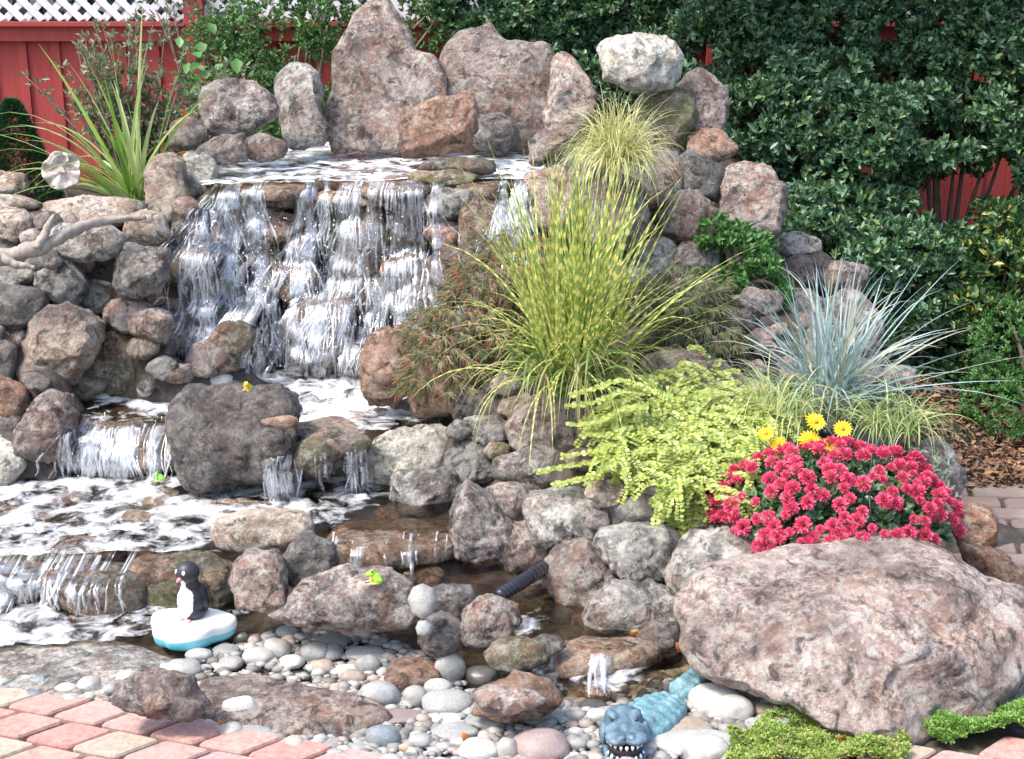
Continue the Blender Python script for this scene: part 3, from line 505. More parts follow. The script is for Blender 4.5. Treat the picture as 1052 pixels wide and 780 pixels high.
# rocks behind the falling water
wet = [(205, 192, 262, 232, 'moss'), (255, 190, 330, 214, 'wet'), (208, 228, 262, 262, 'wet'), (250, 212, 312, 250, 'wetbrown'), (205, 258, 252, 300, 'wet'), (240, 246, 292, 290, 'wet'), (285, 236, 330, 272, 'wetbrown'),
       (222, 292, 280, 335, 'wet'), (275, 272, 330, 310, 'wet'), (325, 210, 360, 258, 'moss'), (352, 208, 402, 262, 'wet'), (215, 330, 262, 366, 'wet'), (255, 325, 300, 372, 'wet'), (345, 255, 395, 285, 'wetbrown'), (390, 262, 440, 290, 'wetbrown'),
       (325, 280, 405, 322, 'wet'), (296, 310, 362, 376, 'purple'), (355, 318, 400, 372, 'wet'), (395, 285, 450, 330, 'wet'), (400, 215, 438, 262, 'wet'), (470, 205, 530, 270, 'wet'), (300, 352, 352, 385, 'wet'), (345, 355, 385, 385, 'wet'), (440, 255, 500, 300, 'wetbrown'), (525, 190, 560, 250, 'dark')]
for i, (a, b, c, d_, m) in enumerate(wet):
    nm = {'wet': 'dark wet', 'moss': 'mossy wet', 'wetbrown': 'brown wet', 'purple': 'large grey wet', 'dark': 'dark'}[m]
    hz = 'left' if a < 290 else ('middle' if a < 390 else 'right'); vz = 'upper' if b < 235 else ('lower' if b > 300 else 'middle')
    r('stone', m, (a, b, c, d_), '%s stone in the %s %s of the main waterfall' % (nm, vz, hz) if not (vz == 'middle' and hz == 'middle') else '%s stone at the heart of the main waterfall' % nm, group=GW, push=-.10, cat='stone')
r('slab', 'wetbrown', [(323, 205), (330, 196), (370, 197), (415, 202), (416, 212), (370, 213), (330, 213)], 'long pinkish ledge jutting out of the main waterfall', group=GW, cat='stone', d=5.62)
r('rock', 'grey', (436, 194, 488, 225), 'rounded grey stone near the top of the falls between two falls', group=GW, d=5.6)
r('rock', 'rust', (436, 225, 472, 256), 'rounded stone with a dark red underside beneath the rounded grey one in the falls', group=GW, d=5.6)
r('slab', 'wet', (430, 162, 506, 182), 'dark flat stone on the falls lip below the orange brown rock', group=GW, cat='stone', d=5.72)
r('slab', 'moss', (420, 176, 490, 192), 'thin mossy ledge stone under the flat lip stone', group=GW, cat='stone', d=5.68)
r('slab', 'wetbrown', (216, 164, 340, 189), 'left pale brown lip slab of the main falls', group=GW, cat='stone', d=5.74, flat=(0.99, 0.04))
r('slab', 'wetbrown', (330, 162, 450, 189), 'middle pale brown lip slab of the main falls', group=GW, cat='stone', d=5.74, flat=(0.992, 0.04))
r('slab', 'wet', (440, 162, 556, 188), 'right wet lip slab of the main falls', group=GW, cat='stone', d=5.74, flat=(0.985, 0.04))
# filler stones packed between the named ones
for i, (a, b, s) in enumerate([(150, 240, 34), (100, 300, 30), (140, 300, 32), (100, 395, 34), (15, 310, 40), (60, 300, 34), (130, 345, 36), (200, 300, 36), (480, 450, 36), (540, 490, 34), (600, 490, 44), (590, 545, 40), (640, 590, 40), (500, 480, 30), (450, 400, 44), (620, 440, 50), (560, 380, 60), (690, 330, 50), (640, 290, 60), (720, 280, 44), (580, 290, 60), (520, 300, 50), (830, 380, 50), (760, 420, 50)]):
    zone = 'left bank wall' if a < 230 else ('right bank' if b > 370 else 'planted upper mound')
    r('stone', random.choice(['dark', 'purple', 'grey']), (a-s/2*1.2, b-s*.4, a+s/2*1.2, b+s*.4), 'dark stone packed in the gaps of the %s' % zone, group='dark stones filling gaps', push=.12, sub=3, cat='stone')
BV0 = BVHTree.FromPolygons([tuple(v) for v in np.vstack(COLL_V)], [f for L in COLL_F for f in L]); nT = len(TF)
new = []
ZN = [('the left bank wall', [(-10, 215), (150, 210), (215, 215), (215, 370), (160, 395), (80, 410), (75, 470), (-10, 470)]), ('the right bank', [(370, 440), (470, 390), (620, 400), (800, 470), (800, 545), (700, 600), (600, 640), (470, 570)]), ('the planted upper mound', [(550, 150), (600, 140), (760, 150), (810, 240), (900, 300), (930, 400), (800, 470), (620, 400), (480, 330), (470, 240)]), ('the crown of the falls', [(180, 150), (300, 120), (620, 120), (600, 150), (300, 150)])]
for q in range(5200):
    zn, Pz = random.choice(ZN); x, y = random.uniform(-10, 930), random.uniform(120, 640)
    if not inpoly(x, y, Pz) or any((x-a)**2+((y-b)*1.2)**2 < (c*1.0)**2 for a, b, c in new): continue
    d0 = Vector(ray(x, y)); h_ = BV0.ray_cast(Vector(O0), d0.normalized(), 20)
    if h_[0] is None or h_[2] >= nT: continue
    s = random.choice([14, 17, 20, 24]) if q < 2600 else random.choice([9, 12, 14]); new.append((x, y, s))
    r('stone', random.choice(['dark', 'purple', 'grey', 'pink', 'tan', 'moss', 'purple']), (x-s, y-s*.72, x+s, y+s*.72), 'small stone filling a gap in %s' % zn, group='stones filling gaps', push=-.03, sub=3, cat='stone')
    if len(new) > 165: break
print('gap stones', len(new))
r('pebble', 'p_pale', [(419, 615), (424, 604), (434, 600), (445, 605), (449, 616), (444, 630), (434, 636), (424, 630)], 'white egg shaped stone standing right of the frog rock', group='river pebbles of the shore', d=3.72, nf=0, rough=.01, cat='pebble', tf=.8)
r('pebble', 'p_grey', [(427, 645), (430, 638), (438, 636), (444, 642), (443, 650), (436, 654), (429, 652)], 'small round grey stone below the white egg shaped stone', group='river pebbles of the shore', d=3.70, nf=0, rough=.01, cat='pebble', tf=.8)
PB = [
 ('p_pale', 445, 670, 478, 706, 'large upright white pebble with a grey patch'), ('p_dark', 478, 683, 511, 710, 'round dark olive pebble right of the upright white pebble'),
 ('p_pale', 433, 697, 464, 718, 'white pebble with a grey end below the upright white pebble'), ('p_pale', 416, 688, 444, 706, 'oval white pebble left of the upright white pebble'), ('p_pale', 413, 705, 440, 728, 'round white pebble below the oval white one'),
 ('p_grey', 432, 708, 487, 738, 'long greenish grey pebble leaning up to the right'), ('p_grey', 458, 717, 502, 736, 'pointed olive grey pebble on the long greenish one'), ('p_grey', 476, 730, 524, 750, 'oblong flat grey pebble left of the blue one'),
 ('p_blue', 523, 723, 563, 742, 'pale blue grey oval pebble near the lowest pool'), ('p_grey', 443, 741, 490, 761, 'dark grey almond shaped pebble'), ('p_pale', 443, 731, 474, 745, 'small white oval pebble above the almond shaped one'),
 ('p_pale', 471, 758, 512, 786, 'large white pebble at the bottom edge'), ('p_pale', 510, 758, 533, 786, 'tilted white pebble at the bottom edge'), ('p_pink', 525, 748, 586, 788, 'large flat cream pebble at the bottom edge left of the alligator'),
 ('p_pink', 385, 727, 432, 746, 'long dusty pink pebble'), ('p_blue', 376, 745, 411, 772, 'blue grey rounded pebble near the bricks'), ('p_grey', 366, 698, 412, 730, 'large disc shaped pale grey pebble at the end of the pink slab'),
 ('p_tan', 388, 691, 418, 712, 'round cream pebble with an orange edge'), ('p_grey', 308, 660, 340, 684, 'large rounded grey pebble left of the speckled one'), ('p_grey', 322, 660, 353, 681, 'speckled grey oval pebble'),
 ('p_grey', 326, 651, 358, 669, 'dark grey oval pebble under the frog rock'), ('p_grey', 354, 663, 396, 680, 'flat elongated grey pebble under the frog rock'), ('p_tan', 321, 677, 344, 694, 'cream speckled egg shaped pebble'),
 ('p_pale', 339, 682, 368, 695, 'flat white oval pebble'), ('p_grey', 364, 673, 391, 696, 'rounded grey pebble with a notch'), ('p_tan', 350, 688, 376, 706, 'pinkish cream pebble on the slab edge'),
 ('p_grey', 270, 655, 299, 680, 'disc shaped grey pebble with a white side'), ('p_grey', 283, 642, 306, 658, 'grey faceted pebble by the dark gap'), ('p_dark', 240, 650, 257, 665, 'small dark round pebble beside the float'),
 ('p_pink', 254, 654, 268, 665, 'tiny pink grey pebble beside the float'), ('p_pale', 248, 664, 283, 684, 'wide white pebble left of the pink slab top'), ('p_pale', 224, 674, 250, 690, 'white wedge shaped pebble'), ('p_pale', 287, 672, 312, 688, 'white pebble above the pink slab'),
 ('p_grey', 168, 676, 208, 698, 'flat blue grey pebble behind the split brown rock'), ('p_grey', 190, 665, 218, 682, 'grey green pebble left of the white wedge pebbles'), ('p_grey', 219, 661, 246, 676, 'pointed grey pebble just below the float'),
 ('p_pale', 228, 716, 265, 746, 'large white pebble right of the split brown rock'), ('p_grey', 216, 717, 233, 734, 'round grey white pebble touching the split brown rock'), ('p_blue', 247, 738, 287, 756, 'oblong blue grey pebble on the brick edge'),
 ('p_pale', 204, 739, 229, 751, 'broken white flat pebble on the brick edge'), ('p_grey', 187, 734, 203, 744, 'small grey pebble below the split brown rock'), ('p_grey', 129, 722, 144, 738, 'small grey pebble standing on the bricks'),
 ('p_pale', 56, 702, 80, 717, 'oval white pebble on the brick edge left of centre'), ('p_pale', 79, 695, 106, 715, 'larger white pebble of the pair on the brick edge'), ('p_grey', 64, 712, 84, 725, 'round grey pebble in front of the oval white one'), ('p_grey', 84, 711, 99, 723, 'small round grey pebble in front of the larger white one'),
 ('p_blue', 6, 700, 28, 711, 'blue grey flat pebble near the left edge'), ('p_pale', -8, 696, 10, 707, 'white pebble at the left edge of the brick row'), ('p_grey', 105, 702, 122, 717, 'pale grey pebble left of the split brown rock'), ('p_pale', 118, 690, 138, 706, 'long white pebble leaning on the split brown rock'),
 ('p_pale', 708, 703, 764, 738, 'largest long white stone beside the alligator tail'), ('p_pale', 728, 713, 774, 747, 'big egg shaped pale stone under the giant boulder'), ('p_tan', 676, 736, 731, 762, 'orange tipped elongated cream pebble'),
 ('p_grey', 668, 748, 765, 775, 'long grey brown flat stone under the white round one'), ('p_pale', 700, 754, 750, 788, 'round white stone at the bottom edge beside the green ground cover'), ('p_grey', 768, 733, 818, 762, 'broad grey stone half covered by ground cover'),
 ('p_grey', 763, 709, 786, 717, 'small flat white stone behind the egg shaped one'), ('p_grey', 770, 717, 792, 725, 'small dark flat stone behind the egg shaped one'), ('p_pale', 602, 728, 628, 743, 'white pebble left of the alligator head'),
 ('p_pink', 592, 712, 640, 722, 'long pinkish flat pebble at the lowest pool edge'), ('p_dark', 595, 718, 624, 732, 'brown pebble under the long pinkish one'), ('p_tan', 772, 722, 802, 737, 'flat cream and orange stone beside the egg shaped one'),
 ('p_blue', 803, 770, 822, 786, 'small blue grey pebble in the green ground cover'), ('p_grey', 359, 762, 380, 776, 'barrel shaped grey pebble on the bricks'), ('p_grey', 330, 758, 350, 768, 'small flat grey pebble on the bricks'), ('p_pale', 137, 505, 180, 526, 'smooth light grey oval stone lying in the foaming pool'),
 ('p_dark', 60, 528, 104, 548, 'dark grey stone showing in the foaming pool'), ('p_blue', 118, 518, 140, 538, 'small angular blue grey stone in the foaming pool'), ('p_pink', 42, 508, 80, 520, 'purple grey flat stone under the foam'), ('p_grey', 138, 526, 180, 542, 'flat greenish stone below the light grey oval one'),
 ('p_grey', 215, 383, 240, 398, 'round grey stone left of the yellow frog'), ('p_grey', 140, 394, 158, 408, 'small grey stone above the left hand fall'), ('p_pale', 95, 402, 115, 414, 'pale oval stone below the largest pink tan rock'), ('p_pink', 355, 412, 368, 420, 'little reddish stone in the white water')]
random.seed(3)
for m, a, b, c, d_, lb in PB:
    zc = None
    pebble(m, a, b, c, d_, lb, sub=4 if c-a > 24 else 3, group='river pebbles of the shore' if b > 600 else 'stones lying in the foaming water')
occ = [((a+c)/2, (b+d_)/2, (c-a)/2) for _, a, b, c, d_, _ in PB]+[(160, 715, 40), (300, 712, 60), (370, 722, 28), (240, 705, 35), (423, 682, 24), (520, 720, 30), (643, 750, 36), (665, 718, 28)]
SHORE = [(-10, 700), (60, 700), (110, 700), (190, 680), (235, 655), (300, 645), (400, 655), (450, 680), (480, 705), (560, 720), (620, 712), (640, 705), (700, 705), (770, 700), (800, 722), (815, 760), (740, 790), (380, 790), (300, 764), (200, 745), (110, 722), (0, 713)]
def zone(x, y):
    if x < 150: return 'along the left end of the brick edge'
    if x < 300 and y > 730: return 'along the brick edge below the pink slab'
    if x < 340: return 'between the float and the pink slab'
    if x < 450: return 'below the frog rock' if y < 730 else 'between the pink slab and the bricks'
    if x < 600: return 'in the shore left of the alligator'
    return 'around the alligator'
cnt = 0
for t_ in range(9000):
    x, y = random.uniform(-10, 820), random.uniform(640, 790)
    s = random.choice([3.5, 4.5, 5.5, 6.5, 8, 10]) if t_ > 1200 else random.choice([9, 11, 13])
    if not inpoly(x, y, SHORE) or any((x-a)**2+((y-b)*1.5)**2 < (s*.8+q*.93)**2 for a, b, q in occ): continue
    occ.append((x, y, s)); m = random.choice(['p_grey', 'p_grey', 'p_pale', 'p_pale', 'p_blue', 'p_pink', 'p_tan', 'p_dark'] if s < 8 else ['p_grey', 'p_grey', 'p_pale', 'p_blue', 'p_pale', 'p_tan'])
    cn = {'p_grey': 'grey', 'p_pale': 'whitish', 'p_blue': 'blue grey', 'p_pink': 'pinkish', 'p_tan': 'cream', 'p_dark': 'dark'}[m]
    pebble(m, x-s, y-s*.66, x+s, y+s*.66, 'small %s pebble %s' % (cn, zone(x, y)), group='small pebbles of the shore', sub=2 if s < 7 else 3)
    cnt += 1
    if cnt >= 215: break
print('pebbles', cnt, len(PB))
WZ = [(-10, 480, 190, 548, .15, 26, 'the foaming left pool'), (225, 384, 370, 428, .31, 10, 'the white water above the dark boulder'), (240, 505, 460, 528, .14, 14, 'the calm middle pool'), (0, 598, 140, 640, .03, 18, 'the lowest left pool'), (350, 572, 480, 594, .07, 14, 'the water behind the frog rock'), (565, 612, 680, 640, .03, 10, 'the lower right stream'), (560, 688, 690, 708, .0, 16, 'the lowest pool before the alligator')]
for a, b, c, d_, zw, n_, nm in WZ:
    for q in range(n_):
        x, y = random.uniform(a, c), random.uniform(b, d_); s_ = random.uniform(8, 20); h_ = s_*.34; p = onz(x, y, zw-.012); ob_ = r('stone', random.choice(['wetbrown', 'wet', 'dark', 'purple', 'wetbrown']), [(x-s_, y), (x-s_*.6, y-h_), (x+s_*.3, y-h_*1.1), (x+s_, y-h_*.2), (x+s_*.7, y+h_), (x-s_*.4, y+h_)], 'wet stone lying in %s' % nm, group='wet stones lying in the stream', sub=3, cat='stone', flat=(zw+random.uniform(-.018, .012), .025))
# fine gravel between the pebbles
gv, gf = [], []; S, Fc = sphere(1); o_ = 0
for t_ in range(5600):
    x, y = random.uniform(-20, 850), random.uniform(640, 800)
    if not inpoly(x, y, SHORE) and not (500 < x < 720 and 680 < y < 730): continue
    p = onz(x, y, .0); p[2] = float(height(p[0], p[1])[0])+random.uniform(-.004, .006); s = random.choice([.006, .009, .012, .016, .021])
    V = S*np.array((s, s*random.uniform(.6, 1), s*.55))*(1+.2*RNG.random((len(S), 1)))+p; gv.append(V); gf.append(Fc+o_); o_ += len(V)
def isl_mat(name, cols, rough=.7):
    t = NT(name); g_ = t.n('NewGeometry'); n = len(cols)
    t.l(t.ramp(g_.outputs['Random Per Island'], [((i+.5)/n, q) for i, q in enumerate(cols)]), t.b.inputs['Base Color']); t.b.inputs['Roughness'].default_value = rough; return t.m
tag(link('gravel', mesh_np(np.vstack(gv), np.vstack(gf)), isl_mat('gravel_mix', [(.17, .155, .14), (.30, .29, .27), (.42, .41, .38), (.24, .24, .235), (.34, .28, .23)])), 'fine gravel between the river pebbles of the shore', 'gravel', kind='stuff')
print('rocks done', coff)
BV = BVHTree.FromPolygons([tuple(v) for v in np.vstack(COLL_V)], [f for L in COLL_F for f in L])
# ------------------------------------------------------------------ water surfaces
def pool(name, poly, z, foam, srcs, mat='water', res=.02, amp=.006):
    P = [tuple(onz(a, b, z)[:2]) for a, b in poly]; xs = [p[0] for p in P]; ys = [p[1] for p in P]
    ax = np.arange(min(xs), max(xs), res); ay = np.arange(min(ys), max(ys), res); id_ = {}; V = []; Fo = []; Fc = []
    S3 = [(onz(a, b, z), rr, st) for a, b, rr, st in srcs]
    def vid(i, j):
        if (i, j) not in id_:
            x, y = ax[i], ay[j]; f = foam+.0
            for s, rr, st in S3: f += .72*st*math.exp(-((x-s[0])**2+((y-s[1])*.7)**2)/(rr*rr))
            rip = noise.noise(Vector((x*9, y*9, z*7)))+.6*noise.noise(Vector((x*23, y*23, 1)))+(max(f, 0)*1.6)*noise.noise(Vector((x*40, y*40, 5)))
            f = min(f, .34 if z > .2 else .31); V.append((x, y, z+amp*rip)); Fo.append(f); id_[(i, j)] = len(V)-1
        return id_[(i, j)]
    for i in range(len(ax)-1):
        for j in range(len(ay)-1):
            if inpoly(ax[i]+res/2, ay[j]+res/2, P): Fc.append((vid(i, j), vid(i+1, j), vid(i+1, j+1), vid(i, j+1)))
    me = mesh_np(V, Fc); a = me.attributes.new('foam', 'FLOAT', 'POINT'); a.data.foreach_set('value', Fo)
    return tag(link(name, me, M[mat]), kind='structure')
pool('water', [(205, 190), (300, 187), (420, 184), (500, 184), (552, 184), (562, 168), (560, 148), (300, 146), (225, 166)], .985, .27, [(420, 168, .3, .18), (520, 172, .35, .3), (260, 180, .3, .15), (390, 160, .35, .25)], amp=.008)
pool('water', [(60, 430), (100, 400), (190, 368), (440, 368), (450, 430), (380, 444), (300, 447), (230, 440), (185, 433)], .30, .05, [(300, 382, .45, .45), (360, 405, .35, .42), (330, 425, .25, .3), (220, 385, .4, .35), (130, 410, .3, .2)], amp=.009)
pool('water', [(-60, 478), (75, 466), (180, 470), (240, 480), (330, 478), (420, 480), (490, 500), (490, 545), (340, 542), (300, 560), (235, 566), (-60, 570)], .145, -.06, [(110, 490, .6, .46), (20, 520, .5, .34), (150, 525, .3, .2), (60, 545, .4, .2), (340, 495, .28, .42), (290, 515, .2, .26), (310, 495, .2, .3)], amp=.008)
pool('water', [(-60, 580), (60, 572), (150, 576), (255, 570), (265, 645), (200, 650), (120, 656), (-60, 668)], .035, .05, [(80, 610, .35, .24), (20, 605, .3, .2), (140, 625, .3, .14), (30, 640, .4, .12)], amp=.009)
pool('water', [(325, 556), (480, 552), (520, 585), (560, 612), (420, 628), (330, 612)], .075, -.1, [(400, 562, .12, .45), (360, 560, .1, .4), (440, 562, .1, .4)], amp=.006)
pool('water', [(490, 600), (560, 590), (640, 610), (700, 645), (690, 668), (620, 672), (560, 665), (500, 660)], .035, -.08, [(545, 638, .08, .35), (530, 650, .1, .2)])
pool('water', [(470, 655), (550, 650), (700, 668), (770, 668), (740, 705), (690, 716), (600, 716), (550, 720), (480, 712)], .004, -.04, [(615, 698, .09, .32), (555, 690, .2, .2), (570, 672, .1, .25), (650, 690, .1, .15)], amp=.007)
# falling water: ribbons that drop from a lip and follow the stones behind them
def falls(name, lips, z1, zb, n, wr, drift=.25, yoff=.5, film=.2, clus=0):
    V, Fc, UVs, TH = [], [], [], []; CS = {}
    for q in range(n):
        s = random.random(); seg = random.choices(lips, weights=[l[4] for l in lips])[0]
        if clus and seg[2]-seg[0] > 40:
            cl = CS.setdefault(seg, [(random.random(), random.uniform(.006, .035), random.uniform(-.5, .35)) for _ in range(int(clus*(seg[2]-seg[0])/280)+1)]); cq = random.choice(cl); s = min(max(random.gauss(cq[0], cq[1]), 0), 1)
        else: cq = (0, 0, 0)
        a = onz(seg[0], seg[1], z1); b = onz(seg[2], seg[3], z1); p = a*(1-s)+b*s
        x, y, z = p[0], p[1]+random.uniform(-.005, .02), z1+random.uniform(-.01, .004)
        fl_ = random.random() < film; wd = random.uniform(wr[1]*2, wr[1]*5) if fl_ else random.uniform(*wr); th = random.uniform(.18, .42) if fl_ else random.uniform(.55, 1.)
        dx = seg[5]+cq[2]+random.gauss(0, drift*.3); path = []; vy = .0; life = random.uniform(.25, 1.3)*(z1-zb) if random.random() < .55 else 9
        z_start = z1 if random.random() < .6 else random.uniform(zb+.08, z1); z = min(z, z_start); seed = random.random()*50
        while z > zb and z_start-z < life:
            hr = BV.ray_cast(Vector((x, p[1]-yoff, z)), Vector((0, 1, 0)), 2.0); ys = hr[0].y if hr[0] else y
            ys -= .009+random.uniform(0, .004)
            if ys < y+.01: y = min(y, ys); x += dx*.007; dx = seg[5]+random.gauss(cq[2]*.5, .75) if random.random() < .12 else dx
            else: y = min(ys, y+.003); x += dx*.002
            x += .006*noise.noise(Vector((seed, z*9, 0))); path.append((x, y, z)); z -= .014
        if len(path) < 3: continue
        L = len(path); o = len(V); ph = random.random()*30
        for i, (px_, py_, pz) in enumerate(path):
            tt = i/(L-1); ww = wd*(.9+.25*min(1, i/6))*(1+.45*noise.noise(Vector((ph, pz*14, 2))))*(1 if tt < .8 else (1-tt)/.2*.7+.3)
            for k in (-1, 0, 1):
                V.append((px_+k*ww/2, py_+(.004+ww*.12 if k else 0), pz)); UVs.append((ph+(k+1)/2*wd, ph*1.7+(z1-pz))); TH.append(th*(1 if k == 0 else .25))
        for i in range(L-1):
            for k in (0, 1): a0 = o+i*3+k; Fc.append((a0, a0+1, a0+4, a0+3))
    me = mesh_np(V, Fc, np.array(UVs)); a_ = me.attributes.new('thick', 'FLOAT', 'POINT'); a_.data.foreach_set('value', TH)
    return tag(link(name, me, M['fall']), kind='structure')
random.seed(11)
falls('waterfall', [(220, 186, 250, 186, 1.0, -.25), (240, 186, 375, 185, 3.0, -.2), (375, 186, 405, 186, .2, -.1), (403, 186, 436, 186, .8, 0), (490, 185, 545, 185, 1.9, -.2), (380, 186, 500, 186, .3, 0)], .985, .30, 430, (.003, .011), clus=20, film=.16)
falls('waterfall', [(78, 428, 150, 427, 2.6, -.2), (150, 427, 185, 430, .4, 0)], .30, .14, 150, (.004, .012), yoff=.3)
falls('waterfall', [(290, 440, 312, 443, 1.0, -.2), (312, 443, 378, 444, .35, 0), (365, 440, 385, 443, .5, 0)], .30, .14, 70, (.003, .010), yoff=.3)
falls('waterfall', [(-10, 566, 60, 566, 1., 0), (60, 564, 150, 562, .6, 0)], .14, .03, 80, (.004, .012), yoff=.25)
falls('waterfall', [(340, 549, 470, 549, 1, 0)], .14, .07, 18, (.004, .014), yoff=.2)
falls('waterfall', [(606, 658, 620, 657, 1, 0), (566, 666, 580, 662, .5, 0)], .05, .0, 16, (.008, .02), yoff=.25)
# splash droplets near the feet of the falls
V, Fc = [], []; S, Sf = sphere(1); o_ = 0
for (a, b, c, d_, z, n, hh) in [(210, 376, 420, 376, .31, 420, .12), (75, 478, 185, 480, .15, 200, .07), (290, 486, 380, 488, .15, 70, .04), (-20, 595, 150, 590, .04, 70, .03), (210, 300, 420, 250, .55, 520, .3), (490, 290, 545, 280, .6, 50, .25), (340, 562, 470, 562, .08, 40, .015)]:
    for q in range(n):
        s = random.random(); p = onz(a+(c-a)*s, b+(d_-b)*s, z)
        if z in (.55, .6): p = onz(a+(c-a)*s, 376, .3); p[1] -= random.uniform(-.02, .12); p[2] = random.uniform(.35, .9)
        else: p = p+np.array((random.gauss(0, .02), random.uniform(-.12, .1), abs(random.gauss(0, hh))))
        rr = random.uniform(.0008, .0027); V.append(S*np.array((rr, rr, rr*random.uniform(1, 2.6)))+p); Fc.append(Sf+o_); o_ += len(S)
tag(link('water_spray', mesh_np(np.vstack(V), np.vstack(Fc)), M['drop']), 'white splash drops flying off the waterfalls', 'spray', kind='stuff')
# ------------------------------------------------------------------ paving
def paving(name, origin, u, v, keep, rows, cols, z=.012, dull=0):
    bm = bmesh.new(); u = Vector(u); v = Vector(v); ln = bm.loops.layers.color.new('t') if False else None
    for j in range(rows[0], rows[1]):
        for i in range(cols[0], cols[1]):
            p = Vector(origin)+u*(i+(.5 if j % 2 else 0))+v*j+u*random.uniform(-.02, .02); c = p+u*.5+v*.5
            if not keep(c.x, c.y): continue
            g_ = .045; q = [p+u*g_+v*g_, p+u*(1-g_)+v*g_, p+u*(1-g_)+v*(1-g_), p+u*g_+v*(1-g_)]; h = z+random.uniform(-.0015, .0015)
            tx, ty = random.uniform(-.01, .01), random.uniform(-.01, .01)
            lo = []; cs = []
            for k in range(4):      # rounded corners
                a = q[k]; b_ = q[(k-1) % 4]; c_ = q[(k+1) % 4]; cs += [a+(b_-a)*.10, a+(b_-a)*.03+(c_-a)*.03, a+(c_-a)*.10]
            cen = sum(q, Vector((0, 0)))/4
            bot = [bm.verts.new((t.x, t.y, -.03)) for t in cs]; mid = [bm.verts.new((t.x, t.y, h-.006)) for t in cs]
            top = [bm.verts.new((t.x+(cen.x-t.x)*.06, t.y+(cen.y-t.y)*.06, h+tx*(t.x-cen.x)+ty*(t.y-cen.y))) for t in cs]
            for k in range(12):
                bm.faces.new((bot[k], bot[(k+1) % 12], mid[(k+1) % 12], mid[k])); bm.faces.new((mid[k], mid[(k+1) % 12], top[(k+1) % 12], top[k]))
            bm.faces.new(top)
    t = NT(name+'_mat'); ge = t.n('NewGeometry'); co = t.coord(False)
    c = t.ramp(ge.outputs['Random Per Island'], [(.1, (.50, .25, .21)), (.35, (.53, .30, .25)), (.6, (.43, .30, .28)), (.8, (.45, .37, .28)), (1, (.41, .25, .23))])
    c = t.mix(.9, c, t.ramp(t.noise(co, 60, 8, .8), [(.3, .45), (.62, 1.15)]), 'MULTIPLY'); c = t.mix(t.ramp(t.noise(co, 24, 6, .7), [(.30, .7), (.42, 0.)]), c, (.16, .13, .10)); c = t.mix(dull, c, (.16, .12, .105)); c = t.mix(t.ramp(t.noise(co, 9, 5, .6), [(.5, 0.), (.75, .35)]), c, (.40, .37, .30))
    t.l(c, t.b.inputs['Base Color']); t.b.inputs['Roughness'].default_value = .9; t.bump(t.noise(co, 160, 6, .7), .5, .004)
    return tag(link(name, frombm(bm), t.m, smooth=False), kind='structure')
EDGE = [onz(*q, 0)[:2] for q in [(-80, 700), (0, 712), (60, 722), (110, 733), (210, 752), (300, 770), (380, 782), (640, 792), (900, 778), (960, 772), (1100, 762)]]
ex = np.array([q[0] for q in EDGE]); ey = np.array([q[1] for q in EDGE])
o = onz(0, 712, 0)
paving('brick_paving', (o[0], o[1]-.2), (.128, -.046), (.100, .088), lambda x, y: y < np.interp(x, ex, ey)+.01 and y > 2.3, (-12, 22), (-16, 22))
pth = [onz(*q, 0)[:2] for q in [(880, 500), (1160, 492), (1160, 640), (880, 640)]]
o2 = onz(960, 640, 0)
paving('path', (o2[0], o2[1]), (.20, -.02), (.02, .10), lambda x, y: inpoly(x, y, [tuple(q) for q in pth]), (-6, 20), (-4, 16), z=.014, dull=.8)
# sand joints under the bricks: the ground already lies below
# ------------------------------------------------------------------ fence
def wood(name, c1, c2):
    t = NT(name); co = t.coord(False); mp = t.n('Mapping'); mp.inputs['Scale'].default_value = (14, 14, 1.2); t.l(co, mp.inputs[0])
    c = t.ramp(t.noise(mp.outputs[0], 4, 8, .7), [(.3, c1), (.7, c2)]); t.l(c, t.b.inputs['Base Color']); t.b.inputs['Roughness'].default_value = .75
    t.bump(t.noise(mp.outputs[0], 8, 6, .7), .3, .004); return t.m
red = wood('red_paint', (.30, .035, .03), (.42, .06, .05)); dred = wood('red_trim', (.30, .04, .03), (.40, .06, .05)); white = plain('lattice_white', (.78, .77, .80), .6, (.70, .69, .72), 30)
FY = 8.1; zr = onz(0, 28, 0)  # rail height from the photo
rr_ = ray(526, 28); ZR = H+rr_[2]*(FY/rr_[1])
posts = [at(px, 100, 1)[0]*0+(px-526)/F*(FY/FW[1])*1.0 for px in (-245, 222, 722, 1190)]
fence = empty('fence', (0, FY, 0), 'red board fence with a white lattice top behind the whole garden', 'fence')
for i, x in enumerate(posts):
    bm = bmesh.new(); box_bm(bm, (x, -.0, 1.05), (.10, .10, 2.1)); box_bm(bm, (x, 0, 2.115), (.125, .125, .03)); link('post', frombm(bm), dred, fence, smooth=False)
